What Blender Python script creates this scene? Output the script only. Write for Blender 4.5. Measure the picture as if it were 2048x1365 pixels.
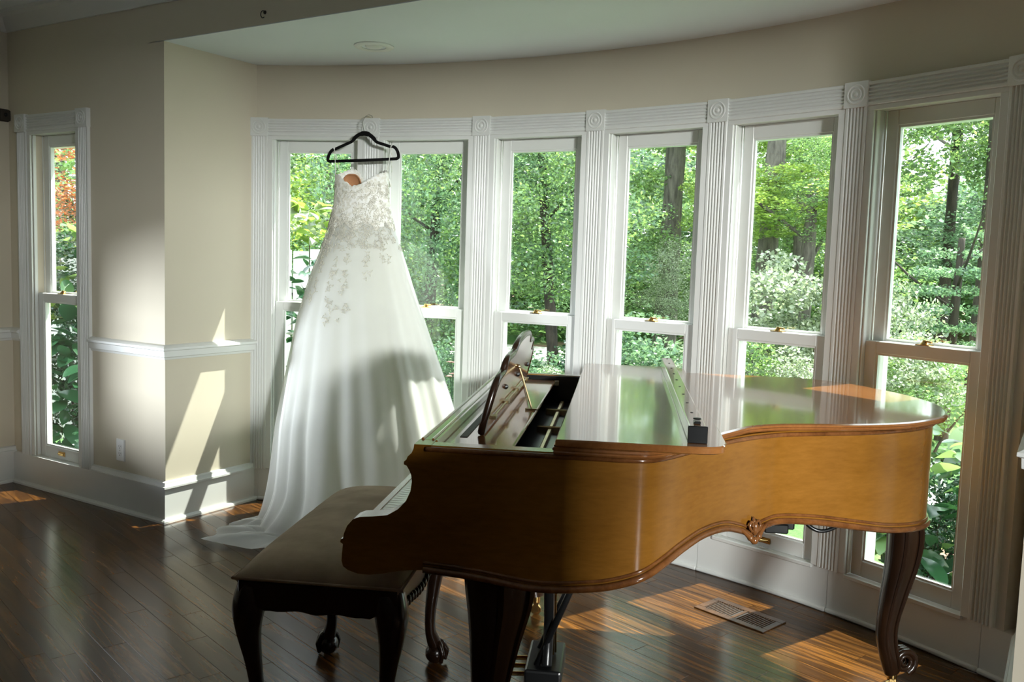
import bpy, bmesh, math, random
import numpy as np
from mathutils import Vector, Matrix, Euler
for o in list(bpy.data.objects): bpy.data.objects.remove(o, do_unlink=True)
random.seed(7); RNG = np.random.default_rng(7)
SC = bpy.context.scene
COL = SC.collection
PI = math.pi
# Room frame: x runs along the wall that faces the camera, y runs out through the bow window, z is up. Metres.
# ------------------------------------------------------------------ camera, sky, sun, assumed rear light, added left fill, exposure
TH, PITCH, ROLL = 0.5564, 0.0898, 0.0313
cam_d = bpy.data.cameras.new('camera'); cam = bpy.data.objects.new('camera', cam_d); COL.objects.link(cam)
cam_d.sensor_width = 36; cam_d.lens = 1800 / 2048 * 36; cam_d.clip_start = .05; cam_d.clip_end = 300
_r = Vector((math.cos(TH), math.sin(TH), 0)); _f0 = Vector((-math.sin(TH), math.cos(TH), 0)); _z = Vector((0, 0, 1))
_f = math.cos(PITCH) * _f0 - math.sin(PITCH) * _z; _u = math.sin(PITCH) * _f0 + math.cos(PITCH) * _z
_r2 = math.cos(ROLL) * _r + math.sin(ROLL) * _u; _u2 = -math.sin(ROLL) * _r + math.cos(ROLL) * _u
M = Matrix.Identity(4)
for i in range(3): M[i][0], M[i][1], M[i][2] = _r2[i], _u2[i], -_f[i]
M.translation = (3.941, -2.964, 1.422)
cam.matrix_world = M
SC.camera = cam
W = bpy.data.worlds.new('sky'); SC.world = W; W.use_nodes = True
_bg = W.node_tree.nodes['Background']; _bg.inputs[0].default_value = (.86, .93, 1.0, 1); _bg.inputs[1].default_value = 5.0
_s = bpy.data.lights.new('sun', 'SUN'); _s.energy = 18.0; _s.angle = .0093; _s.color = (1.0, .95, .86)
sun = bpy.data.objects.new('sun', _s); COL.objects.link(sun)
SUN_DIR = Vector((-.209, -.486, -.848)).normalized()
sun.rotation_euler = SUN_DIR.to_track_quat('-Z', 'Y').to_euler()
_a = bpy.data.lights.new('assumed_rear_light', 'AREA'); _a.shape = 'RECTANGLE'; _a.size = 1.40; _a.size_y = .32  # area lamp added for an assumed rear light, outside an unseen opening
_a.energy = 350; _a.color = (.97, 1.0, .97); _a.spread = math.radians(90)
alight = bpy.data.objects.new('assumed_rear_light', _a); COL.objects.link(alight)
alight.location = (9.4, -5.7, 2.45)
alight.rotation_euler = (Vector((1.4, .3, 1.3)) - Vector(alight.location)).to_track_quat('-Z', 'Y').to_euler()
_b = bpy.data.lights.new('added_left_fill', 'AREA'); _b.shape = 'RECTANGLE'; _b.size = .6; _b.size_y = .5  # added fill lamp outside the left wall, brightens gown, train and lower wall
_b.energy = 92; _b.color = (.86, .93, 1.0); _b.spread = math.radians(90)
blight = bpy.data.objects.new('added_left_fill', _b); COL.objects.link(blight); blight.location = (-2.75, -2.55, 1.08)
blight.rotation_euler = (Vector((.7, .5, .55)) - Vector(blight.location)).to_track_quat('-Z', 'Y').to_euler()
SC.view_settings.view_transform = 'Standard'; SC.view_settings.look = 'None'
SC.view_settings.exposure = 0.08; SC.view_settings.gamma = 1.0; SC.view_settings.use_curve_mapping = False
try:
    SC.cycles.max_bounces = 10; SC.cycles.transparent_max_bounces = 24; SC.cycles.diffuse_bounces = 5
    SC.cycles.sample_clamp_indirect = 6.0; SC.cycles.caustics_reflective = False; SC.cycles.caustics_refractive = False
except Exception: pass

# ------------------------------------------------------------------ materials
def new_mat(name):
    m = bpy.data.materials.new(name); m.use_nodes = True
    nt = m.node_tree; b = nt.nodes['Principled BSDF']; return m, nt, b
def ramp(nt, stops):
    r = nt.nodes.new('ShaderNodeValToRGB'); e = r.color_ramp.elements
    e[0].position, e[0].color = stops[0][0], (*stops[0][1], 1)
    e[1].position, e[1].color = stops[-1][0], (*stops[-1][1], 1)
    for p, c in stops[1:-1]:
        k = e.new(p); k.color = (*c, 1)
    return r
def noise(nt, scale, detail=4, rough=.55, vec=None, dist=0):
    n = nt.nodes.new('ShaderNodeTexNoise'); n.inputs['Scale'].default_value = scale; n.inputs['Detail'].default_value = detail
    n.inputs['Roughness'].default_value = rough; n.inputs['Distortion'].default_value = dist
    if vec is not None: nt.links.new(vec, n.inputs['Vector'])
    return n
def coords(nt, kind='Object', scale=(1, 1, 1), rot=(0, 0, 0)):
    t = nt.nodes.new('ShaderNodeTexCoord'); m = nt.nodes.new('ShaderNodeMapping')
    m.inputs['Scale'].default_value = scale; m.inputs['Rotation'].default_value = rot
    nt.links.new(t.outputs[kind], m.inputs['Vector']); return m.outputs['Vector']
def bump(nt, b, h, strength=.1, dist=.002):
    n = nt.nodes.new('ShaderNodeBump'); n.inputs['Strength'].default_value = strength; n.inputs['Distance'].default_value = dist
    nt.links.new(h, n.inputs['Height']); nt.links.new(n.outputs['Normal'], b.inputs['Normal'])
def paint(name, col, rough=.5, var=.06, nscale=3, bstr=.05, spec=.5):
    m, nt, b = new_mat(name); v = coords(nt)
    n = noise(nt, nscale, 3, vec=v)
    r = ramp(nt, [(.3, tuple(c * (1 - var) for c in col)), (.7, tuple(min(1, c * (1 + var)) for c in col))])
    nt.links.new(n.outputs['Fac'], r.inputs['Fac']); nt.links.new(r.outputs['Color'], b.inputs['Base Color'])
    b.inputs['Roughness'].default_value = rough; b.inputs['Specular IOR Level'].default_value = spec
    n2 = noise(nt, 140, 2, vec=v); bump(nt, b, n2.outputs['Fac'], bstr, .001)
    return m
def metal(name, col, rough=.25, met=1.0):
    m, nt, b = new_mat(name); v = coords(nt); n = noise(nt, 30, 2, vec=v)
    r = ramp(nt, [(.2, tuple(c * .8 for c in col)), (.8, col)]); nt.links.new(n.outputs['Fac'], r.inputs['Fac'])
    nt.links.new(r.outputs['Color'], b.inputs['Base Color']); b.inputs['Metallic'].default_value = met; b.inputs['Roughness'].default_value = rough
    return m
def wood(name, dark, mid, light, scale=(1, 1, 1), rough=.15, coat=.6, rings=6, rot=(0, 0, 0), kind='Object', randomise=False, bstr=.03, mott=.35, ring_amt=.42, spec=.5, crough=.07, dpos=.86):
    m, nt, b = new_mat(name); v = coords(nt, kind, scale, rot)
    if randomise:
        oi = nt.nodes.new('ShaderNodeObjectInfo'); vm = nt.nodes.new('ShaderNodeVectorMath'); vm.operation = 'SCALE'
        cx = nt.nodes.new('ShaderNodeCombineXYZ')
        nt.links.new(oi.outputs['Random'], cx.inputs[0]); nt.links.new(oi.outputs['Random'], cx.inputs[1]); nt.links.new(oi.outputs['Random'], cx.inputs[2])
        nt.links.new(cx.outputs[0], vm.inputs[0]); vm.inputs['Scale'].default_value = 37
        va = nt.nodes.new('ShaderNodeVectorMath'); nt.links.new(v, va.inputs[0]); nt.links.new(vm.outputs[0], va.inputs[1]); v = va.outputs[0]
    n1 = noise(nt, 1.2, 3, .5, v, .6)
    mul = nt.nodes.new('ShaderNodeMath'); mul.operation = 'MULTIPLY'; mul.inputs[1].default_value = rings
    nt.links.new(n1.outputs['Fac'], mul.inputs[0])
    fr = nt.nodes.new('ShaderNodeMath'); fr.operation = 'PINGPONG'; fr.inputs[1].default_value = 1.0; nt.links.new(mul.outputs[0], fr.inputs[0])
    n2 = noise(nt, 14, 4, .65, v)
    mx = nt.nodes.new('ShaderNodeMath'); mx.operation = 'MULTIPLY_ADD'; mx.inputs[1].default_value = ring_amt; mx.inputs[2].default_value = 0
    nt.links.new(fr.outputs[0], mx.inputs[0])
    ad = nt.nodes.new('ShaderNodeMath'); ad.operation = 'MULTIPLY_ADD'; ad.inputs[1].default_value = .6
    nt.links.new(n2.outputs['Fac'], ad.inputs[0]); nt.links.new(mx.outputs[0], ad.inputs[2])
    r = ramp(nt, [(.18, light), (.5, mid), (dpos, dark)]); nt.links.new(ad.outputs[0], r.inputs['Fac'])
    n3 = noise(nt, .9, 2, .5, coords(nt, kind, (2, 2, 2)))
    hs = nt.nodes.new('ShaderNodeHueSaturation'); mr = nt.nodes.new('ShaderNodeMapRange')
    mr.inputs[1].default_value = .3; mr.inputs[2].default_value = .7; mr.inputs[3].default_value = 1 - mott; mr.inputs[4].default_value = 1 + mott
    nt.links.new(n3.outputs['Fac'], mr.inputs[0]); nt.links.new(mr.outputs[0], hs.inputs['Value']); nt.links.new(r.outputs['Color'], hs.inputs['Color'])
    out = hs.outputs['Color']
    if randomise:
        h2 = nt.nodes.new('ShaderNodeHueSaturation'); m2 = nt.nodes.new('ShaderNodeMapRange'); m2.inputs[3].default_value = .7; m2.inputs[4].default_value = 1.3
        nt.links.new(oi.outputs['Random'], m2.inputs[0]); nt.links.new(m2.outputs[0], h2.inputs['Value']); nt.links.new(out, h2.inputs['Color']); out = h2.outputs['Color']
    nt.links.new(out, b.inputs['Base Color'])
    b.inputs['Roughness'].default_value = rough; b.inputs['Specular IOR Level'].default_value = spec; b.inputs['Coat Weight'].default_value = coat; b.inputs['Coat Roughness'].default_value = crough
    bump(nt, b, ad.outputs[0], bstr, .001)
    return m
MAT = {}
MAT['wall'] = paint('warm_beige_wall_paint', (.66, .60, .48), .75, .02, 1.5, .04, .3)
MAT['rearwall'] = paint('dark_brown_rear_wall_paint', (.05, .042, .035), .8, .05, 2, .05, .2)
MAT['trim'] = paint('white_trim_paint', (.74, .75, .73), .32, .02, 3, .02)
MAT['ceiling'] = paint('white_ceiling_paint', (.72, .76, .79), .85, .02, 1.5, .05, .2)
MAT['floor'] = wood('dark_stained_oak', (.009, .0038, .0013), (.050, .0195, .0040), (.150, .060, .0112), (.6, 8.5, 8.5), .20, .0, 13, spec=.32, dpos=.80, ring_amt=.34, randomise=True, bstr=.12, mott=.25)
MAT['walnut'] = wood('walnut_veneer', (.125, .046, .006), (.215, .088, .011), (.28, .120, .018), (1.6, 1.6, 7), .24, .45, 3, mott=.22, ring_amt=.22, crough=.17)
MAT['lid'] = wood('polished_walnut_lid', (.13, .042, .012), (.23, .085, .024), (.30, .125, .035), (5, 1.5, 5), .16, .8, 3, mott=.15, ring_amt=.2)
MAT['darkwood'] = wood('dark_walnut_carving', (.008, .004, .0025), (.018, .008, .004), (.03, .013, .006), (4, 4, 1), .25, .2, 4)
MAT['goldedge'] = wood('amber_walnut_moulding', (.06, .02, .006), (.14, .05, .014), (.22, .085, .025), (6, 6, 6), .18, .7, 4)
MAT['black'] = paint('black_lacquer', (.006, .0065, .007), .3, .2, 6, .02)
MAT['blackcloth'] = paint('black_velvet_flock', (.008, .008, .008), .9, .25, 40, .4, .1)
MAT['iron'] = paint('dark_iron_plate', (.016, .015, .012), .4, .2, 8, .05)
MAT['gold'] = metal('gold_bronze_paint', (.62, .50, .30), .38, .85)
MAT['brass'] = metal('polished_brass', (.78, .52, .20), .22)
MAT['oldbrass'] = metal('dull_old_brass', (.36, .29, .16), .35)
MAT['steel'] = metal('bright_steel', (.75, .75, .74), .2)
MAT['ivory'] = paint('white_key_top', (.78, .76, .68), .25, .03, 10, .0)
MAT['ebony'] = paint('black_key', (.01, .01, .01), .25, .1, 10, .0)
MAT['velvet'] = paint('tan_suede', (.44, .335, .24), .85, .16, 9, .35, .15)
MAT['ivorytulle'] = None
MAT['outlet'] = paint('white_plastic', (.75, .75, .74), .35, .02, 10, .0)
MAT['slot'] = paint('dark_slot', (.01, .01, .01), .6, .1, 10, .0)
MAT['ventwood'] = wood('oak_vent', (.012, .005, .002), (.045, .019, .006), (.09, .038, .012), (8, 3, 8), .35, .3, 5)
MAT['fence'] = paint('weathered_white_fence', (.62, .62, .58), .8, .12, 4, .2, .2)
MAT['bark'] = None

def glass_mat():
    m = bpy.data.materials.new('window_glass'); m.use_nodes = True; nt = m.node_tree; nt.nodes.clear()
    o = nt.nodes.new('ShaderNodeOutputMaterial'); t = nt.nodes.new('ShaderNodeBsdfTransparent'); g = nt.nodes.new('ShaderNodeBsdfGlossy')
    mx = nt.nodes.new('ShaderNodeMixShader'); fr = nt.nodes.new('ShaderNodeLayerWeight'); fr.inputs[0].default_value = .5
    t.inputs[0].default_value = (.93, .97, .955, 1); g.inputs['Roughness'].default_value = .01
    pw = nt.nodes.new('ShaderNodeMath'); pw.operation = 'POWER'; pw.inputs[1].default_value = 5.0
    ml = nt.nodes.new('ShaderNodeMath'); ml.operation = 'MULTIPLY_ADD'; ml.inputs[1].default_value = .8; ml.inputs[2].default_value = .05
    nt.links.new(fr.outputs['Facing'], pw.inputs[0]); nt.links.new(pw.outputs[0], ml.inputs[0]); nt.links.new(ml.outputs[0], mx.inputs[0])
    nt.links.new(t.outputs[0], mx.inputs[1]); nt.links.new(g.outputs[0], mx.inputs[2]); nt.links.new(mx.outputs[0], o.inputs[0]); return m
MAT['glass'] = glass_mat()

def leaf_mat(name, c1, c2, trans, gloss=.28, tw=.5):
    m = bpy.data.materials.new(name); m.use_nodes = True; nt = m.node_tree; nt.nodes.clear()
    o = nt.nodes.new('ShaderNodeOutputMaterial'); p = nt.nodes.new('ShaderNodeBsdfPrincipled'); t = nt.nodes.new('ShaderNodeBsdfTranslucent')
    at = nt.nodes.new('ShaderNodeAttribute'); at.attribute_name = 'tint'
    oi = nt.nodes.new('ShaderNodeObjectInfo'); ad = nt.nodes.new('ShaderNodeMath'); ad.operation = 'MULTIPLY_ADD'; ad.inputs[1].default_value = .25
    nt.links.new(oi.outputs['Random'], ad.inputs[0]); nt.links.new(at.outputs['Fac'], ad.inputs[2])
    r = ramp(nt, [(0, c1), (1.0, c2)]); nt.links.new(ad.outputs[0], r.inputs['Fac'])
    r2 = ramp(nt, [(0, tuple(x * .25 for x in trans)), (1.0, trans)]); nt.links.new(ad.outputs[0], r2.inputs['Fac'])
    nt.links.new(r.outputs['Color'], p.inputs['Base Color']); p.inputs['Roughness'].default_value = gloss; p.inputs['Specular IOR Level'].default_value = 1.0
    nt.links.new(r2.outputs['Color'], t.inputs['Color'])
    mx = nt.nodes.new('ShaderNodeMixShader'); mx.inputs[0].default_value = tw
    nt.links.new(p.outputs[0], mx.inputs[1]); nt.links.new(t.outputs[0], mx.inputs[2]); nt.links.new(mx.outputs[0], o.inputs[0]); return m
MAT['leaf'] = leaf_mat('green_leaf', (.008, .035, .016), (.28, .47, .20), (.42, .64, .18))
MAT['leaf_blue'] = leaf_mat('blue_green_leaf', (.010, .042, .026), (.28, .47, .28), (.36, .58, .28))
MAT['leaf_lime'] = leaf_mat('lime_leaf', (.06, .14, .02), (.34, .50, .10), (.55, .74, .14), .4, .5)
MAT['leaf_pale'] = leaf_mat('pale_flowering_and_sunlit_leaf', (.03, .09, .03), (.80, .84, .68), (.46, .58, .28), .4, .4)
MAT['leaf_dark'] = leaf_mat('glossy_dark_leaf', (.010, .045, .022), (.035, .11, .045), (.05, .14, .04), .22, .25)
MAT['leaf_red'] = leaf_mat('copper_red_leaf', (.10, .030, .025), (.55, .20, .08), (.65, .22, .06), .4, .5)
MAT['petal'] = leaf_mat('white_petal', (.7, .7, .66), (.82, .82, .78), (.6, .6, .5), .6, .3)
MAT['petal_pink'] = leaf_mat('pink_petal', (.62, .25, .25), (.75, .42, .38), (.6, .3, .3), .6, .3)

def bark_mat(name, a, b_):
    m, nt, b = new_mat(name); v = coords(nt, 'Object', (7, 7, 1.4)); n = noise(nt, 3, 5, .65, v)
    r = ramp(nt, [(.35, a), (.65, b_)]); nt.links.new(n.outputs['Fac'], r.inputs['Fac']); nt.links.new(r.outputs['Color'], b.inputs['Base Color'])
    b.inputs['Roughness'].default_value = .9; bump(nt, b, n.outputs['Fac'], .8, .03); return m
MAT['bark'] = bark_mat('grey_brown_bark', (.05, .042, .035), (.17, .15, .125))
MAT['bark_dark'] = bark_mat('dark_bark', (.02, .016, .012), (.07, .055, .042))

def fabric_lace():
    m, nt, b = new_mat('ivory_lace_over_satin'); v = coords(nt)
    vo = nt.nodes.new('ShaderNodeTexVoronoi'); vo.inputs['Scale'].default_value = 55; nt.links.new(v, vo.inputs['Vector'])
    n = noise(nt, 24, 5, .7, v, 1.5)
    mu = nt.nodes.new('ShaderNodeMath'); mu.operation = 'MULTIPLY_ADD'; mu.inputs[1].default_value = .5
    nt.links.new(vo.outputs['Distance'], mu.inputs[0]); nt.links.new(n.outputs['Fac'], mu.inputs[2])
    r = ramp(nt, [(.42, (.90, .89, .83)), (.62, (.76, .74, .65)), (.82, (.92, .92, .88))]); nt.links.new(mu.outputs[0], r.inputs['Fac'])
    nt.links.new(r.outputs['Color'], b.inputs['Base Color']); b.inputs['Roughness'].default_value = .6; bump(nt, b, mu.outputs[0], .6, .004); return m
MAT['lace'] = fabric_lace()
def tulle(name, col, alpha_lo, alpha_hi):
    m = bpy.data.materials.new(name); m.use_nodes = True; nt = m.node_tree; nt.nodes.clear()
    o = nt.nodes.new('ShaderNodeOutputMaterial'); d = nt.nodes.new('ShaderNodeBsdfDiffuse'); tl = nt.nodes.new('ShaderNodeBsdfTranslucent'); tr = nt.nodes.new('ShaderNodeBsdfTransparent')
    v = coords(nt); n = noise(nt, 7, 3, .5, v); rr = ramp(nt, [(.3, tuple(c * .97 for c in col)), (.7, col)])
    nt.links.new(n.outputs['Fac'], rr.inputs['Fac']); nt.links.new(rr.outputs['Color'], d.inputs[0]); nt.links.new(rr.outputs['Color'], tl.inputs[0])
    m1 = nt.nodes.new('ShaderNodeMixShader'); m1.inputs[0].default_value = .42; nt.links.new(d.outputs[0], m1.inputs[1]); nt.links.new(tl.outputs[0], m1.inputs[2])
    lw = nt.nodes.new('ShaderNodeLayerWeight'); lw.inputs[0].default_value = .35
    mr = nt.nodes.new('ShaderNodeMapRange'); mr.inputs[3].default_value = alpha_lo; mr.inputs[4].default_value = alpha_hi; nt.links.new(lw.outputs['Facing'], mr.inputs[0])
    m2 = nt.nodes.new('ShaderNodeMixShader'); nt.links.new(mr.outputs[0], m2.inputs[0]); nt.links.new(tr.outputs[0], m2.inputs[1]); nt.links.new(m1.outputs[0], m2.inputs[2])
    nt.links.new(m2.outputs[0], o.inputs[0]); return m
MAT['tulle'] = tulle('white_tulle', (.94, .945, .94), .55, .97)
MAT['lining'] = tulle('ivory_skirt_lining', (.92, .92, .82), .99, 1.0)
MAT['cup'] = paint('tan_bust_cup', (.46, .22, .11), .7, .05, 20, .1, .2)

# ------------------------------------------------------------------ geometry helpers
class MB:
    """collects vertices and faces, then links them as one mesh object"""
    def __init__(s): s.v = []; s.f = []
    def add(s, verts, faces):
        o = len(s.v); s.v += [tuple(p) for p in verts]; s.f += [tuple(i + o for i in f) for f in faces]
    def box(s, x0, x1, y0, y1, z0, z1, mtx=None):
        p = [(x0, y0, z0), (x1, y0, z0), (x1, y1, z0), (x0, y1, z0), (x0, y0, z1), (x1, y0, z1), (x1, y1, z1), (x0, y1, z1)]
        if mtx is not None: p = [tuple(mtx @ Vector(q)) for q in p]
        s.add(p, [(0, 3, 2, 1), (4, 5, 6, 7), (0, 1, 5, 4), (1, 2, 6, 5), (2, 3, 7, 6), (3, 0, 4, 7)])
    def prism(s, poly, fn, a, b):
        """poly: 2d points; fn(p, t) -> 3d; extruded between t=a and t=b"""
        n = len(poly); vs = [fn(p, a) for p in poly] + [fn(p, b) for p in poly]
        s.add(vs, [tuple(range(n - 1, -1, -1)), tuple(range(n, 2 * n))] + [(i, (i + 1) % n, n + (i + 1) % n, n + i) for i in range(n)])
    def tube(s, path, rad, seg=8, cap=True, squash=None, closed=False):
        path = [Vector(p) for p in path]; n = len(path)
        if not hasattr(rad, '__len__'): rad = [rad] * n
        up = None; rings = []
        for i in range(n):
            if closed: t = path[(i + 1) % n] - path[i - 1]
            else: t = path[min(i + 1, n - 1)] - path[max(i - 1, 0)]
            t = t.normalized() if t.length > 1e-9 else Vector((0, 0, 1))
            if up is None: up = t.orthogonal().normalized()
            up = (up - t * up.dot(t)); up = up.normalized() if up.length > 1e-6 else t.orthogonal().normalized()
            w = t.cross(up)
            ru, rw = (rad[i], rad[i]) if squash is None else (rad[i], rad[i] * squash)
            rings.append([path[i] + up * (math.cos(a) * ru) + w * (math.sin(a) * rw) for a in [2 * PI * k / seg for k in range(seg)]])
        vs = [p for r in rings for p in r]; fs = []
        for i in range(n if closed else n - 1):
            j = (i + 1) % n
            for k in range(seg): fs.append((i * seg + k, i * seg + (k + 1) % seg, j * seg + (k + 1) % seg, j * seg + k))
        if cap and not closed: fs += [tuple(range(seg - 1, -1, -1)), tuple((n - 1) * seg + k for k in range(seg))]
        s.add(vs, fs)
    def lathe(s, prof, c=(0, 0, 0), seg=20, axis='z'):
        vs = []; fs = []; n = len(prof)
        for (r, h) in prof:
            for k in range(seg):
                a = 2 * PI * k / seg; x, y = r * math.cos(a), r * math.sin(a)
                p = (x, y, h) if axis == 'z' else (x, h, y)
                vs.append((c[0] + p[0], c[1] + p[1], c[2] + p[2]))
        for i in range(n - 1):
            for k in range(seg):
                q = (i * seg + k, i * seg + (k + 1) % seg, (i + 1) * seg + (k + 1) % seg, (i + 1) * seg + k)
                fs.append(q if axis == 'z' else q[::-1])
        s.add(vs, fs)
    def ball(s, c, r, seg=12, rings=8, sc=(1, 1, 1)):
        vs = []; fs = []
        for i in range(rings + 1):
            ph = PI * i / rings
            for k in range(seg):
                a = 2 * PI * k / seg; vs.append((c[0] + sc[0] * r * math.sin(ph) * math.cos(a), c[1] + sc[1] * r * math.sin(ph) * math.sin(a), c[2] + sc[2] * r * math.cos(ph)))
        for i in range(rings):
            for k in range(seg): fs.append((i * seg + k, (i + 1) * seg + k, (i + 1) * seg + (k + 1) % seg, i * seg + (k + 1) % seg))
        s.add(vs, fs)
    def slab(s, outline, levels):
        """outline ccw 2d; levels: (outward offset, z) rings from bottom to top, capped"""
        n = len(outline); nr = normals2(outline); vs = []; fs = []
        for off, z in levels: vs += [(outline[i][0] + nr[i][0] * off, outline[i][1] + nr[i][1] * off, z) for i in range(n)]
        for L in range(len(levels) - 1):
            for i in range(n): fs.append((L * n + i, L * n + (i + 1) % n, (L + 1) * n + (i + 1) % n, (L + 1) * n + i))
        m = len(levels) - 1; k = len(vs); vs += vs[:n] + vs[m * n:m * n + n]
        fs.append(tuple(range(k + n - 1, k - 1, -1))); fs.append(tuple(range(k + n, k + 2 * n)))
        s.add(vs, fs)
    def build(s, name, mat, parent=None, smooth=False, bevel=0, seg=1):
        me = bpy.data.meshes.new(name); me.from_pydata(s.v, [], s.f); me.update()
        if smooth is not False and smooth is not None:
            for p in me.polygons: p.use_smooth = True
            if smooth is not True: me.set_sharp_from_angle(angle=math.radians(smooth))
        o = bpy.data.objects.new(name, me); COL.objects.link(o)
        if mat is not None: me.materials.append(mat)
        if parent is not None: o.parent = parent
        if bevel:
            b = o.modifiers.new('edge', 'BEVEL'); b.width = bevel; b.segments = seg; b.limit_method = 'ANGLE'; b.angle_limit = math.radians(40)
        return o
def normals2(pts):
    n = len(pts); out = []
    for i in range(n):
        a, b = pts[i - 1], pts[(i + 1) % n]; tx, ty = b[0] - a[0], b[1] - a[1]; l = math.hypot(tx, ty) or 1
        out.append((ty / l, -tx / l))
    return out
def smooth_curve(pts, n=8, closed=False):
    """Catmull-Rom through the points (any dimension)"""
    P = [np.array(p, float) for p in pts]; out = []; N = len(P); rng = N if closed else N - 1
    for i in range(rng):
        if closed: p0, p1, p2, p3 = P[i - 1], P[i], P[(i + 1) % N], P[(i + 2) % N]
        else: p0, p1, p2, p3 = P[max(i - 1, 0)], P[i], P[i + 1], P[min(i + 2, N - 1)]
        for k in range(n):
            t = k / n; out.append(tuple(.5 * ((2 * p1) + (-p0 + p2) * t + (2 * p0 - 5 * p1 + 4 * p2 - p3) * t * t + (-p0 + 3 * p1 - 3 * p2 + p3) * t ** 3)))
    if not closed: out.append(tuple(P[-1]))
    return out
def empty(name, loc=(0, 0, 0), rz=0, parent=None):
    o = bpy.data.objects.new(name, None); COL.objects.link(o); o.location = loc; o.rotation_euler = (0, 0, rz); o.empty_display_size = .1
    if parent is not None: o.parent = parent
    return o
def tag(o, label=None, cat=None, group=None, kind=None):
    if label: o['label'] = label
    if cat: o['category'] = cat
    if group: o['group'] = group
    if kind: o['kind'] = kind
    return o
def dup(o, parent=None, name=None):
    c = o.copy(); COL.objects.link(c)
    if parent is not None: c.parent = parent
    return c

# ------------------------------------------------------------------ room shell
R = 3.92067; CX, CY = 1.871, -2.859           # centre of the bow, radius of its casing face
DPH = .1647
def phi(k): return (.0675 - TH) + DPH * k      # angle of post k seen from the centre, 0 = straight out (+y)
def bowp(a, r=R): return (CX + r * math.sin(a), CY + r * math.cos(a))
ZC, ZM = 2.456, 2.74                            # ceiling of the bow, main ceiling
XR = 3.868                                      # right-hand return wall
XL, XE, YB = -1.41, 6.8, -6.2                   # left wall, right wall, rear wall
WT = .15
def wall_open(name, x0, x1, z0, z1, fn, holes, mat=MAT['wall'], depth=WT):
    """flat wall in (s, z); fn(s, depth, z) -> world; rectangular holes (s0, s1, z0, z1)"""
    m = MB(); ss = sorted({x0, x1, *[h[0] for h in holes], *[h[1] for h in holes]}); zs = sorted({z0, z1, *[h[2] for h in holes], *[h[3] for h in holes]})
    for i in range(len(ss) - 1):
        for j in range(len(zs) - 1):
            cs, cz = (ss[i] + ss[i + 1]) / 2, (zs[j] + zs[j + 1]) / 2
            if any(h[0] < cs < h[1] and h[2] < cz < h[3] for h in holes): continue
            p = [(s_, d_, z_) for d_ in (0, depth) for z_ in (zs[j], zs[j + 1]) for s_ in (ss[i], ss[i + 1])]
            m.add([fn(*q) for q in p], [(0, 1, 3, 2), (4, 6, 7, 5), (0, 4, 5, 1), (2, 3, 7, 6), (0, 2, 6, 4), (1, 5, 7, 3)])
    o = m.build(name, mat); o['kind'] = 'structure'; return o
LW = (-1.66, -1.12, .72, 1.24)                      # unseen opening added in the left wall for the fill lamp
W0L, W0R = -1.259, -.667                        # casing centres of the narrow window in the front left wall
wA = wall_open('wall_front_left', XL - WT, 0, 0, ZM, lambda s, d, z: (s, d, z), [(W0L + .078, W0R - .078, .165, 2.075)], depth=.10)
wA['label'] = 'beige wall with the narrow window, chair rail and outlet, left of the bow'
wB = wall_open('wall_return_left', .10, .72, 0, ZC, lambda s, d, z: (-d, s, z), [])
wB['label'] = 'narrow beige return wall between the outlet wall and the bow window'
wB2 = wall_open('wall_return_right', WT, .72, 0, ZC, lambda s, d, z: (XR + d, s, z), [])
wB2['label'] = 'dark return wall at the right end of the bow window'
wA2 = wall_open('wall_front_right', XR, XE + WT, 0, ZM, lambda s, d, z: (s, d, z), [])
wA2['label'] = 'pale wall corner at the right edge of the picture'
wL = wall_open('wall_left', YB, WT, 0, ZM, lambda s, d, z: (XL - d, s, z), [LW])
wL['label'] = 'dark wall at the left edge of the picture'
RW = (-4.10, -3.00, .5, 2.39)  # unseen opening assumed for the rear lamp, clips its beam
wR = wall_open('wall_right', YB, WT, 0, ZM, lambda s, d, z: (XE + d, s, z), [RW], MAT['rearwall']); wR['label'] = 'right wall of the room with a tall opening assumed for the rear lamp'
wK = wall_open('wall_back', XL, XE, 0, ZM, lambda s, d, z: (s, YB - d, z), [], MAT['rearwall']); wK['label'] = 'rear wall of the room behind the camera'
m = MB(); m.box(4.45, 4.55, -2.80, -2.04, 0, 1.34); m.box(4.43, 4.57, -2.82, -2.02, 1.34, 1.365); ohw = m.build('wall_added_shade', MAT['rearwall']); ohw['kind'] = 'structure'; ohw['label'] = 'added half-height wall behind the camera, shading the near piano side'  # unseen wall, added to keep the rear light off the near piano side
wH = wall_open('wall_header', 0, XR, ZC + .004, ZM, lambda s, d, z: (s, d, z), [], depth=.14); wH['label'] = 'dark header wall above the opening of the bow'
m = MB(); m.box(XL - WT, XE + WT, YB - WT, 0.14, ZM, ZM + .1); oc = m.build('ceiling_main', MAT['ceiling']); oc['kind'] = 'structure'; oc['label'] = 'dark ceiling of the main room'
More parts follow.
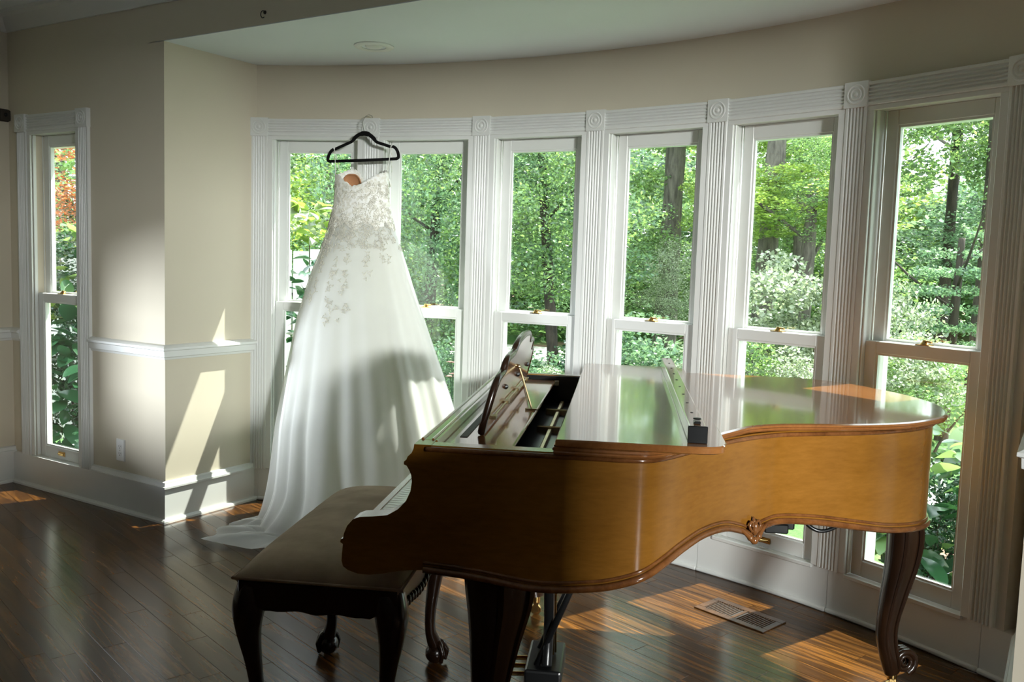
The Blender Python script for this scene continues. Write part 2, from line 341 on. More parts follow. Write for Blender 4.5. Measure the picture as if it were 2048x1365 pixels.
# ceiling of the bow, wall above and below its windows
A0, A1 = math.asin((0 - CX) / R) - .02, math.asin((XR - CX) / R) + .02
NA = 60
arc = [A0 + (A1 - A0) * i / NA for i in range(NA + 1)]
m = MB()
ro = [bowp(a, R + .12) for a in arc]
for i in range(NA):
    p, q = ro[i], ro[i + 1]
    pts = [(p[0], .0), (q[0], .0), q, p]
    vs = [(x, y, ZC) for x, y in pts] + [(x, y, ZC + (.0035 if y < .14 else .0035)) for x, y in pts]
    m.add(vs, [(0, 3, 2, 1), (4, 5, 6, 7), (2, 3, 7, 6), (1, 0, 4, 5)])
oc = m.build('ceiling_bow', MAT['ceiling']); oc['kind'] = 'structure'; oc['label'] = 'pale grey ceiling over the bow window'
def arc_band(mb, a0, a1, r0, r1, z0, z1, n):
    vs = []; fs = []
    for i in range(n + 1):
        a = a0 + (a1 - a0) * i / n
        for r_ in (r0, r1):
            x, y = bowp(a, r_); vs += [(x, y, z0), (x, y, z1)]
    for i in range(n):
        b = i * 4; c = b + 4
        fs += [(b, c, c + 1, b + 1), (b + 2, b + 3, c + 3, c + 2), (b + 1, c + 1, c + 3, b + 3), (b, b + 2, c + 2, c)]
    fs += [(0, 1, 3, 2), (n * 4, n * 4 + 2, n * 4 + 3, n * 4 + 1)]
    mb.add(vs, fs)
m = MB(); arc_band(m, A0, A1, R + .014, R + .15, 2.075, ZC, NA)
ow = m.build('wall_bow', MAT['wall'], smooth=30); ow['kind'] = 'structure'; ow['label'] = 'curved beige wall band above the six bow windows'
bb = empty('baseboard_bow'); tag(bb, 'white curved base panelling below the six bow windows', kind='structure')
for k in range(-1, 7):
    a0, a1 = (A0 if k < 0 else phi(k)), (A1 if k > 5 else phi(k + 1))
    if k < 0: a1 = phi(0)
    m = MB(); arc_band(m, a0 + .0003, a1 - .0003, R - .004, R + .15, -.02, .183, 10); m.build('panel', MAT['trim'], bb, smooth=30)
    m = MB(); arc_band(m, a0, a1, R - .018, R, 0, .020, 10); m.build('shoe_moulding', MAT['trim'], bb, smooth=30, bevel=.007, seg=2)

# ------------------------------------------------------------------ fluted posts and windows
def fluted(mb, w, t, n, fn, z0, z1):
    """board of width w, thickness t with n round flutes; fn(x, depth, z)"""
    pr = [(-w / 2, 0), (-w / 2, t - .003), (-w / 2 + .003, t)]
    e = .011; fw = (w - 2 * e) / n
    for i in range(n):
        c = -w / 2 + e + fw * (i + .5); r = fw * .40
        for k in range(7):
            a = PI - PI * k / 6; pr.append((c + r * math.cos(a), t - .0075 * math.sin(a)))
    pr += [(w / 2 - .003, t), (w / 2, t - .003), (w / 2, 0)]
    mb.prism(pr, fn, z0, z1)
def rosette(parent, x, z, hw=.05, t=.026, name='rosette_block'):
    m = MB(); m.box(x - hw, x + hw, -t, .005, z - hw, z + hw)
    # turned bullseye: raised rings
    for r_, d_ in ((.036, .0045), (.021, .0045)):
        ring = [(x + r_ * math.cos(2 * PI * k / 24), -t, z + r_ * math.sin(2 * PI * k / 24)) for k in range(24)]
        m.tube(ring, d_, 6, closed=True)
    m.ball((x, -t, z), .010, 12, 6, (1, .6, 1))
    return m.build(name, MAT['trim'], parent, smooth=35)
posts = []
def post(name, loc, rz, label, first=None):
    root = empty(name, (*loc, 0), rz); tag(root, label, kind='structure')
    if first is not None:
        for ch in first.children: dup(ch, root)
        return root
    m = MB(); fluted(m, .094, .018, 5, lambda p, t: (p[0], -p[1], t), .184, 2.066); m.build('fluted_casing', MAT['trim'], root, smooth=35)
    rosette(root, 0, 2.115)
    m = MB(); m.box(-.079, .079, 0, .15, .15, 2.10); m.build('mullion_core', MAT['trim'], root)
    m = MB(); m.box(-.095, .095, .15, .185, .10, 2.14); m.build('outer_casing', MAT['trim'], root)
    return root
plab = ['first fluted white post of the bow, against the return wall', 'second fluted white post of the bow, behind the hanger', 'third fluted white post of the bow, right of the gown',
        'fourth fluted white post of the bow, behind the folded piano lid', 'fifth fluted white post of the bow, right of the piano lid strip', 'sixth fluted post of the bow, beige in the dimmer light', 'last fluted post of the bow, in shadow at the right edge']
for k in range(7):
    posts.append(post('trim_%d' % (k + 1), bowp(phi(k)), -phi(k), plab[k], posts[0] if posts else None))
def sash(parent, name, x0, x1, y0, y1, z0, z1, st, top, bot):
    m = MB()
    m.box(x0, x0 + st, y0, y1, z0, z1); m.box(x1 - st, x1, y0, y1, z0, z1)
    m.box(x0 + st, x1 - st, y0, y1, z1 - top, z1); m.box(x0 + st, x1 - st, y0, y1, z0, z0 + bot)
    s = m.build(name, MAT['trim'], parent, bevel=.0025)
    # inner bead round the glass
    m = MB(); a, b, c, d = x0 + st, x1 - st, z0 + bot, z1 - top; e = .008; yc = (y0 + y1) / 2
    m.box(a, a + e, y0 + .006, yc, c, d); m.box(b - e, b, y0 + .006, yc, c, d); m.box(a + e, b - e, y0 + .006, yc, c, c + e); m.box(a + e, b - e, y0 + .006, yc, d - e, d)
    m.build('glazing_bead', MAT['trim'], s)
    m = MB(); m.box(a, b, yc, yc + .003, c, d); m.build('glass', MAT['glass'], s)
    return s
def window(name, loc, rz, L, label, first=None, lift=True):
    root = empty(name, (*loc, 0), rz); tag(root, label, kind='structure')
    if first is not None:
        for ch in first.children:
            c = dup(ch, root)
            for g in ch.children: dup(g, c)
        return root
    h = L / 2 - .077                                   # clear half width between jambs
    m = MB(); hw = L / 2 - .05
    fluted(m, .092, .016, 5, lambda p, t: (t, -p[1], 2.114 + p[0]), -hw, hw); m.build('head_casing', MAT['trim'], root, smooth=35)
    m = MB(); m.box(-h - .03, h + .03, -.010, .006, 2.048, 2.068); m.box(-h, h, .006, .15, 2.052, 2.10); m.build('head_jamb', MAT['trim'], root, bevel=.002)
    for sg in (-1, 1):
        m = MB(); m.box(sg * h - .001 if sg > 0 else -h - .03, h + .03 if sg > 0 else -h + .001, -.010, .004, .186, 2.05)
        m.box(h - .008 if sg > 0 else -h, h if sg > 0 else -h + .008, .004, .024, .19, 2.05)
        m.box(h - .008 if sg > 0 else -h, h if sg > 0 else -h + .008, .063, .068, .19, 2.05)
        m.build('jamb_stop', MAT['trim'], root, bevel=.002)
    m = MB(); m.prism([(-.008, .168), (-.008, .186), (.13, .180), (.13, .165)], lambda p, t: (t, p[0], p[1]), -h - .002, h + .002); m.build('inner_sill', MAT['trim'], root, bevel=.003)
    m = MB(); m.prism([(.13, .13), (.13, .172), (.26, .150), (.26, .11)], lambda p, t: (t, p[0], p[1]), -h - .05, h + .05); m.build('outer_sill', MAT['trim'], root)
    m = MB(); m.box(-h - .08, h + .08, .15, .19, 1.995, 2.16); m.build('outer_head_casing', MAT['trim'], root)
    sash(root, 'upper_sash', -h + .008, h - .008, .068, .104, 1.105, 2.052, .050, .060, .045)
    lo = sash(root, 'lower_sash', -h + .006, h - .006, .025, .062, .187, 1.147, .049, .047, .066)
    m = MB(); m.box(-.028, .028, .028, .060, 1.147, 1.151)
    m.lathe([(0, 1.168), (.007, 1.168), (.009, 1.160), (.014, 1.156), (.015, 1.151)], (0, .044, 0), 14)
    m.tube([(0, .044, 1.162), (.018, .040, 1.164), (.034, .036, 1.162)], [.005, .004, .0045], 8)
    m.build('sash_lock', MAT['brass'], lo, smooth=40)
    m = MB(); m.box(-.032, .032, .0225, .026, .208, .234); m.tube([(-.026, .018, .221), (0, .012, .219), (.026, .018, .221)], [.005, .006, .005], 8)
    m.tube([(-.026, .018, .221), (-.028, .025, .221)], .004, 6); m.tube([(.026, .018, .221), (.028, .025, .221)], .004, 6)
    m.build('finger_lift', MAT['brass'], lo, smooth=40)
    return root
CH = 2 * R * math.sin(DPH / 2); RM = R * math.cos(DPH / 2)
wlab = ['bow window with white fence outside, left of the hanging gown', 'bow window between the gown and the third post', 'bow window behind the music desk', 'bow window behind the folded piano lid',
        'bow window with two tree trunks outside, above the piano body', 'bow window at the right, beyond the piano tail']
wins = []
for k in range(6):
    a = phi(k + .5); wins.append(window('window_%d' % (k + 1), bowp(a, RM), -a, CH, wlab[k], wins[0] if wins else None))
w7 = window('window_7', ((W0L + W0R) / 2, 0), 0, W0R - W0L, 'narrow window in the wall at far left, copper leaves outside')
for i, x in enumerate((W0L, W0R)):
    t7 = empty('trim_%d' % (8 + i), (x, 0, 0)); tag(t7, ['left fluted casing of the narrow window at far left', 'right fluted casing of the narrow window at far left'][i], kind='structure')
    for ch in posts[0].children:
        if ch.name.startswith('mullion') or ch.name.startswith('outer'): continue
        dup(ch, t7)
# chair rails, baseboards, crown
RAIL = [(0, .853), (.008, .855), (.012, .866), (.020, .870), (.022, .900), (.034, .906), (.034, .917), (.024, .922), (.012, .930), (0, .932)]
BASE = [(0, 0), (.016, 0), (.016, .178), (.024, .180), (.024, .190), (.018, .192), (.014, .205), (.014, .212), (.006, .216), (0, .217)]
BASE_LOW = [(0, 0), (.016, 0), (.016, .184), (0, .184)]
SHOE = [(.014, 0), (.034, 0), (.033, .010), (.027, .018), (.014, .021)]
CROWN = [(0, -.10), (.012, -.10), (.016, -.085), (.04, -.06), (.058, -.03), (.085, -.018), (.09, -.0), (0, 0)]
def sweep(mb, prof, path, inward, z0=0):
    """prof (out, z) along a 2d path with mitred corners; inward = side (+1 left of travel)"""
    P = [Vector((*p, 0)) for p in path]; n = len(P); nrm = []
    for i in range(n - 1):
        t = (P[i + 1] - P[i]).normalized(); nrm.append(Vector((-t.y, t.x, 0)) * inward)
    rings = []
    for i in range(n):
        if i == 0: mvec = nrm[0]
        elif i == n - 1: mvec = nrm[-1]
        else:
            b = nrm[i - 1] + nrm[i]; mvec = b / (1 + nrm[i - 1].dot(nrm[i]))
        rings.append([P[i] + mvec * o_ + Vector((0, 0, z_ + z0)) for o_, z_ in prof])
    k = len(prof); vs = [p for r_ in rings for p in r_]
    fs = [(i * k + j, i * k + (j + 1) % k, (i + 1) * k + (j + 1) % k, (i + 1) * k + j) for i in range(n - 1) for j in range(k)]
    fs += [tuple(range(k)), tuple(range((n - 1) * k + k - 1, (n - 1) * k - 1, -1))]
    mb.add(vs, fs)
def trim(name, prof, paths, label, z0=0, bev=0):
    m = MB()
    for p, s_ in paths: sweep(m, prof, p, s_, z0)
    o = m.build(name, MAT['trim'], smooth=30); tag(o, label, kind='structure'); return o
cl, cr = W0L - .047, W0R + .047
YE = .585
trim('trim_10', RAIL, [([(cr, 0), (0, 0), (0, YE)], -1)], 'white chair rail turning the corner beside the bow')
trim('trim_11', RAIL, [([(cl, 0), (XL, 0), (XL, LW[1] + .06)], 1)], 'chair rail on the dark wall at the left edge')
trim('trim_12', RAIL, [([(XR, .50), (XR, 0), (XE, 0)], -1)], 'chair rail turning the corner at the right edge')
trim('baseboard_left', BASE, [([(cr, 0), (0, 0), (0, YE)], -1), ([(XL, 0), (XL, YB)], 1)], 'tall white baseboard turning the corner below the outlet')
trim('baseboard_window', BASE_LOW, [([(XL, 0), (cr, 0)], -1)], 'plain white base panel under the narrow window')
trim('baseboard_right', BASE, [([(XR, .50), (XR, 0), (XE, 0)], -1)], 'white baseboard round the corner at the right edge')
trim('trim_13', SHOE, [([(XL, YB), (XL, 0), (0, 0), (0, YE)], -1), ([(XR, YE), (XR, 0), (XE, 0)], -1)], 'white shoe moulding along the floor')
trim('trim_14', CROWN, [([(XL, YB), (XL, 0), (XE, 0)], -1)], 'crown moulding under the dark main ceiling', ZM)
# frame lining of the opening assumed for the rear lamp (in the right wall, behind the camera)
m = MB()
for y0, y1, z0, z1 in ((RW[0], RW[0] + .04, RW[2], RW[3]), (RW[1] - .04, RW[1], RW[2], RW[3]), (RW[0], RW[1], RW[3] - .04, RW[3]), (RW[0], RW[1], RW[2], RW[2] + .04)):
    m.box(XE - .02, XE + WT, y0, y1, z0, z1)
o = m.build('window_8', MAT['trim']); tag(o, 'white frame of the opening assumed in the right wall for the rear lamp, behind the camera', kind='structure')

m = MB()  # frame round the added opening of the left fill lamp
for y0, y1, z0, z1 in ((LW[0], LW[0] + .03, LW[2], LW[3]), (LW[1] - .03, LW[1], LW[2], LW[3]), (LW[0], LW[1], LW[3] - .03, LW[3]), (LW[0], LW[1], LW[2], LW[2] + .03)):
    m.box(XL - WT, XL + .02, y0, y1, z0, z1)
o = m.build('window_9', MAT['trim']); tag(o, 'white frame of the low opening added in the left wall for the fill lamp, out of view', kind='structure')
# ------------------------------------------------------------------ floor of planks
fl = empty('floor'); tag(fl, 'dark stained oak plank floor', kind='structure')
PA = math.radians(-16); pe = (math.cos(PA), math.sin(PA)); pn = (-math.sin(PA), math.cos(PA)); PW = .083
def inside(x, y, e=.03):
    if XL - e < x < XE + e and YB - e < y <= .02: return True
    return -e < x < XR + e and 0 < y and math.hypot(x - CX, y - CY) < R + e + .03
m = MB(); arc_band(m, A0, A1, 2.8, R + .10, -.06, -.012, 30); m.box(XL - .1, XE + .1, YB - .1, .3, -.06, -.012)
m.build('subfloor', MAT['slot'], fl)
cand = []
for r_ in range(-75, 75):
    s = -9 + random.random() * 1.2
    while s < 9:
        ln = random.uniform(.55, 1.5); a, b = s, s + ln; s = b
        cs = [t for t in np.arange(a, b + 1e-6, .03) if inside(pe[0] * t + pn[0] * PW * (r_ + .5), pe[1] * t + pn[1] * PW * (r_ + .5))]
        if len(cs) < 3: continue
        lo_, hi_ = (a if min(cs) < a + .01 else min(cs)), (b if max(cs) > b - .035 else max(cs)); cand.append((lo_ + .0006, hi_ - .0006, r_))
inv = cam.matrix_world.inverted()
def plank_score(c):
    a, b, r_ = c; best = -1
    for t in (a, (a + b) / 2, b):
        w = Vector((pe[0] * t + pn[0] * PW * (r_ + .5), pe[1] * t + pn[1] * PW * (r_ + .5), 0)); q = inv @ w
        if q.z > -.3: continue
        u, v = -q.x / q.z * 1800, q.y / q.z * 1800
        if abs(u) < 1120 and abs(v) < 780: best = max(best, (b - a) / q.z ** 2)
    return best
cand.sort(key=plank_score, reverse=True)
def plank_geo(mb, a, b, r_, org=(0, 0)):
    y0, y1 = PW * r_ + .0005, PW * (r_ + 1) - .0005; bv = .0012
    P = [(a, y0), (b, y0), (b, y1), (a, y1)]; Q = [(a + bv, y0 + bv), (b - bv, y0 + bv), (b - bv, y1 - bv), (a + bv, y1 - bv)]
    def w(p, z): return (pe[0] * p[0] + pn[0] * p[1] - org[0], pe[1] * p[0] + pn[1] * p[1] - org[1], z)
    mb.add([w(p, -.014) for p in P] + [w(p, -.0012) for p in P] + [w(p, 0) for p in Q],
           [(0, 1, 5, 4), (1, 2, 6, 5), (2, 3, 7, 6), (3, 0, 4, 7), (4, 5, 9, 8), (5, 6, 10, 9), (6, 7, 11, 10), (7, 4, 8, 11), (8, 9, 10, 11)])
def plank_obj(a, b, r_):
    # the plank's own axes follow its grain
    y0, y1 = -PW / 2 + .0003, PW / 2 - .0003; h = (b - a) / 2; bv = .0007; mb = MB()
    P = [(-h, y0), (h, y0), (h, y1), (-h, y1)]; Q = [(-h + bv, y0 + bv), (h - bv, y0 + bv), (h - bv, y1 - bv), (-h + bv, y1 - bv)]
    mb.add([(*p, -.014) for p in P] + [(*p, -.0006) for p in P] + [(*p, 0) for p in Q],
           [(0, 1, 5, 4), (1, 2, 6, 5), (2, 3, 7, 6), (3, 0, 4, 7), (4, 5, 9, 8), (5, 6, 10, 9), (6, 7, 11, 10), (7, 4, 8, 11), (8, 9, 10, 11)])
    o = mb.build('plank', MAT['floor'], fl); t = (a + b) / 2
    o.location = (pe[0] * t + pn[0] * PW * (r_ + .5), pe[1] * t + pn[1] * PW * (r_ + .5), 0); o.rotation_euler = (0, 0, PA)
for c in cand[:295]: plank_obj(*c)
m = MB()
for c in cand[295:]: plank_geo(m, *c)
o = m.build('far_planks', MAT['floor'], fl); o['kind'] = 'stuff'
# ------------------------------------------------------------------ grand piano (own frame: u along the body, v across, z up)
def polyline(o_, name): pass
piano = empty('grand_piano', (2.61, -1.239, 0), math.atan2(.42253629, .90659367))
tag(piano, 'walnut grand piano with carved rim, raised music desk and folded lid', 'piano')
rim_ctl = [(.018, 0, .650), (.15, 0, .640), (.30, 0, .622), (.43, 0, .632), (.50, .001, .647), (.555, .012, .666), (.60, .055, .685), (.65, .125, .705), (.71, .215, .718), (.775, .300, .716), (.825, .355, .697),
           (.86, .390, .680), (.90, .422, .696), (.95, .455, .703), (1.06, .50, .694), (1.17, .54, .677), (1.28, .60, .656), (1.375, .675, .643), (1.445, .77, .632), (1.487, .89, .622), (1.492, 1.02, .622), (1.465, 1.16, .622),
           (1.40, 1.30, .625), (1.31, 1.42, .63), (1.20, 1.49, .63), (1.05, 1.52, .63), (.80, 1.52, .63), (.5, 1.52, .63), (.25, 1.52, .63), (.018, 1.52, .65)]
rim = smooth_curve(rim_ctl, 6); rim2 = [(p[0], p[1]) for p in rim]
def open_normals(P):
    out = []
    for i in range(len(P)):
        a, b = P[max(i - 1, 0)], P[min(i + 1, len(P) - 1)]; tx, ty = b[0] - a[0], b[1] - a[1]; l = math.hypot(tx, ty) or 1; out.append((ty / l, -tx / l))
    return out
rn = open_normals(rim2)
m = MB(); vs = []; fs = []; ZR = .965
for (u, v, zb), (nx, ny) in zip(rim, rn):
    ui, vi = u - nx * .045, v - ny * .045
    vs += [(u, v, zb), (u, v, ZR - .003), (u - nx * .003, v - ny * .003, ZR), (ui, vi, ZR), (ui, vi, zb)]
for i in range(len(rim) - 1):
    for j in range(5): fs.append((i * 5 + j, i * 5 + 5 + j, i * 5 + 5 + (j + 1) % 5, i * 5 + (j + 1) % 5))
fs += [(0, 1, 2, 3, 4), tuple(reversed([(len(rim) - 1) * 5 + j for j in range(5)]))]
m.add(vs, fs); rimo = m.build('rim', MAT['walnut'], piano, smooth=40)
m = MB()
m.tube([(u + nx * .003, v + ny * .003, zb + .004) for (u, v, zb), (nx, ny) in zip(rim, rn)], .0095, 8)
m.tube([(u + nx * .001, v + ny * .001, zb + .021) for (u, v, zb), (nx, ny) in zip(rim, rn)], .0045, 6)
m.build('lower_moulding', MAT['goldedge'], piano, smooth=True)
m = MB()
m.tube([(u + nx * .004, v + ny * .004, .956) for (u, v, zb), (nx, ny) in zip(rim, rn)], .0065, 8)
m.build('upper_moulding', MAT['goldedge'], piano, smooth=True)
# carved shell where the two arches of the rim meet
m = MB(); cu, cv = .86, .388; nx, ny = .67, -.74; tx, ty = .74, .67
def orn(a, h, o_=.008): return (cu + tx * a + nx * o_, cv + ty * a + ny * o_, .682 + h)
for sg in (-1, 1):
    m.tube(smooth_curve([orn(0, -.02, .012), orn(sg * .014, -.008, .014), orn(sg * .030, .006, .012), orn(sg * .052, .022, .009), orn(sg * .085, .030, .004)], 5), [.007] * 10 + [.006] * 6 + [.004] * 5, 8)
    m.tube(smooth_curve([orn(sg * .010, .012, .014), orn(sg * .022, .026, .014), orn(sg * .016, .040, .012), orn(sg * .006, .034, .012), orn(sg * .010, .026, .013)], 5), .004, 6)
    m.ball(orn(sg * .018, -.004, .014), .009, 10, 6)
m.ball(orn(0, .020, .014), .012, 12, 8, (.8, .8, 1.7)); m.ball(orn(0, -.014, .014), .011, 12, 8); m.tube([orn(0, .03, .012), orn(0, .052, .006)], [.008, .002], 8)
m.build('carved_ornament', MAT['goldedge'], piano, smooth=True)
# arms with scrolled profile
arm = [(-.012, .966), (-.0135, .955), (-.018, .944), (-.028, .934), (-.031, .926), (-.037, .921), (-.037, .914), (-.030, .911), (-.023, .900), (-.018, .888), (-.016, .872), (-.019, .848), (-.030, .822), (-.050, .800),
       (-.076, .784), (-.114, .778), (-.146, .775), (-.163, .768), (-.178, .750), (-.186, .730), (-.188, .717), (-.194, .715), (-.195, .707), (-.188, .703), (-.190, .680), (-.191, .660), (-.187, .646), (-.174, .637),
       (-.150, .630), (-.118, .629), (-.079, .636), (-.041, .645), (-.011, .649), (.03, .652), (.03, .966)]
for nm, v0, v1 in (('arm', -.0002, .060), ('arm', 1.462, 1.5202)):
    m = MB(); m.prism(arm, lambda p, t: (p[0], t, p[1]), v0, v1); m.build(nm, MAT['walnut'], piano, smooth=30)
m = MB(); m.box(-.165, .30, .058, 1.464, .655, .700); m.box(-.175, -.150, .058, 1.464, .655, .732); m.build('key_bed', MAT['walnut'], piano, bevel=.004)
for v0 in (.058, 1.412):
    m = MB(); m.box(-.150, .010, v0, v0 + .052, .70, .752); m.build('key_block', MAT['walnut'], piano, bevel=.004)
m = MB(); m.prism([(.008, .70), (.004, .74), (.016, .83), (.012, .88), (-.002, .905), (-.008, .93), (.03, .93), (.034, .70)], lambda p, t: (p[0], t, p[1]), .060, 1.462); m.build('fallboard', MAT['walnut'], piano, smooth=35)
m = MB(); m.box(-.012, .034, .058, 1.464, .932, .9665); m.tube([(-.004, .06, .968), (-.004, 1.46, .968)], .004, 6); m.tube([(.022, .06, .968), (.022, 1.46, .968)], .0035, 6)
m.build('front_rail', MAT['lid'], piano, bevel=.003)
# keys
kw = 1.225 / 52; k0 = .1475
mw = MB(); mw.box(-.148, .003, .0006, kw - .0006, .713, .734); mw.box(-.150, -.147, .0006, kw - .0006, .728, .735)
mb_ = MB(); mb_.prism([(-.098, .734), (-.094, .745), (.003, .746), (.003, .730), (-.098, .730)], lambda p, t: (p[0], t, p[1]), -.0052, .0052)
w0 = b0 = None
for i in range(52):
    if w0 is None: o = w0 = mw.build('white_key', MAT['ivory'], piano, bevel=.001)
    else: o = dup(w0, piano)
    o.location = (0, k0 + kw * i, 0)
for i in range(51):
    if (51 - i) % 7 in (2, 5): continue                     # no black key between those two naturals
    if b0 is None: o = b0 = mb_.build('black_key', MAT['ebony'], piano, bevel=.0015)
    else: o = dup(b0, piano)
    o.location = (0, k0 + kw * (i + 1), 0)
# inside of the case
inner = [(u - nx * .044, v - ny * .044) for (u, v), (nx, ny) in zip(rim2, rn)]
m = MB(); m.slab(inner, [(0, .835), (0, .842)]); m.build('soundboard', MAT['black'], piano)
m = MB()
m.box(.252, .267, .09, 1.40, .848, .872)
for v0 in (.10, .44, .80, 1.15):
    m.box(.215, .325, v0 - .003, v0 + .003, .85, .880)
m.build('iron_plate', MAT['gold'], piano, bevel=.004)
m = MB(); m.box(.034, .34, 1.462, 1.476, .845, .962); m.box(.205, .335, .07, 1.44, .844, .858)
m.build('pin_block', MAT['black'], piano)
for v0 in (.06, 1.455):
    m = MB(); m.box(.034, .24, v0, v0 + .022, .925, .945); m.build('desk_rail', MAT['ivory'] if v0 > 1 else MAT['walnut'], piano, bevel=.002)
m = MB()
dsk = [(.034, .056), (.190, .056), (.206, .066), (.214, .085), (.226, 1.44), (.222, 1.465), (.034, 1.465)]
m.slab(dsk, [(-.003, .932), (0, .935), (0, .942), (-.003, .945)]); m.build('desk_shelf', MAT['lid'], piano)
m = MB(); m.box(.062, .082, .22, 1.26, .9452, .9466); m.build('desk_slot', MAT['slot'], piano)
# music desk: shaped panel leaning back, prop rods and hinges
dk = [(.268, 0), (.256, .03), (.260, .08), (.272, .122), (.298, .148), (.345, .156), (.385, .160), (.398, .186), (.43, .197), (.50, .200), (.55, .204), (.575, .222), (.64, .236), (.76, .242)]
dk = smooth_curve(dk, 3); dk = dk + [(1.52 - a, b) for a, b in reversed(dk[:-1])]
def desk_map(p, t): return (.112 + p[1] * .24 + t, p[0], .950 + p[1] * .97)
desk = MB(); desk.prism(dk, desk_map, -.008, .008); desk = desk.build('music_desk', MAT['lid'], piano, smooth=40, bevel=.003)
m = MB(); m.tube([desk_map(p, 0) for p in dk], .0105, 8); m.build('desk_edge', MAT['darkwood'], desk, smooth=True)
m = MB()
m.tube([desk_map((.32, .035), .014), desk_map((1.20, .035), .014)], .0035, 8)
for v0 in (.34, .62, .90, 1.18):
    q = desk_map((v0, .035), .013); m.box(q[0] - .006, q[0] + .010, v0 - .018, v0 + .018, q[2] - .006, q[2] + .004)
m.build('desk_hinge', MAT['oldbrass'], desk, bevel=.001)
for v0 in (.74,):
    m = MB(); a = desk_map((v0, .135), .012)
    m.tube([a, (a[0] + .012, v0 - .005, a[2] - .03), (.205, v0 - .03, .952)], .0032, 8); m.ball(a, .007, 8, 6); m.box(.185, .222, v0 - .036, v0 - .024, .9455, .951)
    m.build('desk_prop', MAT['oldbrass'], desk, smooth=40)
m = MB()
for v0 in (.50, .80, 1.10): m.ball(desk_map((v0, .10), .010), .008, 8, 6)
m.build('desk_stop', MAT['black'], desk)['kind'] = 'stuff'
# lid: main panel, folded front flap with its lip, corner block
lidp = [(.336, -.032), (.50, -.032), (.57, -.015), (.63, .055), (.70, .175), (.747, .252), (.80, .330), (.843, .388), (.91, .434), (.99, .466), (1.136, .504), (1.293, .574), (1.406, .668), (1.480, .765), (1.52, .90), (1.53, 1.04),
        (1.495, 1.20), (1.43, 1.34), (1.36, 1.46), (1.27, 1.535), (1.15, 1.57), (1.0, 1.58), (.8, 1.575), (.336, 1.565)]
lp = [lidp[0]] + [q for q in smooth_curve(lidp[1:-1], 6)] + [lidp[-1]]
m = MB(); m.slab(lp, [(-.004, .9662), (.003, .968), (.006, .972), (.003, .9755), (.008, .979), (.006, .984), (-.002, .9868)]); m.build('lid', MAT['lid'], piano, smooth=35)
fp = smooth_curve([(.336, -.044), (.60, -.044), (.68, -.042), (.722, -.022), (.737, .025), (.738, .10)], 5) + smooth_curve([(.738, 1.46), (.735, 1.53), (.705, 1.575), (.66, 1.585), (.345, 1.585)], 5) + [(.336, 1.575)]
m = MB(); m.slab(fp, [(-.004, .9875), (0, .990), (0, 1.003), (-.003, 1.006)]); flap = m.build('lid_flap', MAT['lid'], piano, smooth=35)
m = MB(); m.box(.646, .688, .004, 1.55, 1.006, 1.046); m.build('flap_lip', MAT['lid'], flap, bevel=.004, seg=2)
m = MB(); m.box(.644, .690, -.004, .004, 1.006, 1.047); m.box(.66, .676, .03, .06, 1.046, 1.052); m.lathe([(0, 1.060), (.010, 1.059), (.011, 1.056), (0, 1.055)], (.668, .045, 0), 10); m.build('lip_end', MAT['black'], flap, bevel=.002)
m = MB()
for i in range(9): m.lathe([(0, 1.0475), (.0035, 1.0472), (.004, 1.0458)], (.667, .20 + i * .165, 0), 8)
m.build('screw_heads', MAT['slot'], flap)['kind'] = 'stuff'
m = MB(); m.tube([(.336, -.03, .9872), (.336, 1.56, .9872)], .004, 8); m.build('lid_hinge', MAT['brass'], piano)
# legs
def leg_mesh(path, beads=True, flat=.8, seg=14, caster=True, dirv=(1, 0), scroll=True, sc=1.0):
    """path of (offset, z, radius) bent in the vertical plane of dirv"""
    mb = MB(); pts = smooth_curve(path, 5); dx, dy = dirv
    mb.tube([(p[0] * dx, p[0] * dy, p[1]) for p in pts], [p[2] for p in pts], seg, squash=flat)
    if beads:
        for s_ in (-1, 1):
            mb.tube([(p[0] * dx - s_ * dy * p[2] * .72 + dx * p[2] * .45, p[0] * dy + s_ * dx * p[2] * .72 + dy * p[2] * .45, p[1]) for p in pts[3:-3]], [max(.004, p[2] * .16) for p in pts[3:-3]], 6)
            mb.tube([(p[0] * dx - s_ * dy * p[2] * .72 - dx * p[2] * .45, p[0] * dy + s_ * dx * p[2] * .72 - dy * p[2] * .45, p[1]) for p in pts[3:-3]], [max(.004, p[2] * .14) for p in pts[3:-3]], 6)
    e = path[-1]
    if scroll:
        sp = []
        for k in range(26):
            a = -.4 * PI + k * .16 * PI; r_ = .042 * sc * (1 - k / 34)
            sp.append((e[0] + .034 * sc + r_ * math.cos(a), e[1] + .040 * sc + r_ * math.sin(a)))
        for w_ in (-.016, 0, .016):
            mb.tube([(q[0] * dx - dy * w_, q[0] * dy + dx * w_, q[1]) for q in sp], [.013 * sc * (1 - k / 40) for k in range(26)], 8)
    return mb
def piano_leg(u, v, dirv, ztop, path):
    top = MB(); top.box(-.042, .042, -.042, .042, ztop - .02, .70)
    root = leg_mesh(path, dirv=dirv).build('leg', MAT['darkwood'], piano, smooth=50); root.location = (u, v, 0)
    o = top.build('leg_block', MAT['darkwood'], root, bevel=.006)
    e = path[-1]; cx, cy = e[0] * dirv[0], e[0] * dirv[1]
    c = MB(); c.lathe([(.014, .085), (.017, .075), (.017, .052), (.012, .05)], (cx, cy, 0), 12)
    for s_ in (-1, 1): c.box(cx - .010, cx + .010, cy + s_ * .014 - .002, cy + s_ * .014 + .002, .018, .055)
    c.lathe([(.0, -.011), (.020, -.011), (.022, -.007), (.022, .007), (.020, .011), (0, .011)], (cx, cy, .0225), 16, 'y')
    c.build('caster', MAT['brass'], root, smooth=40)
    return root
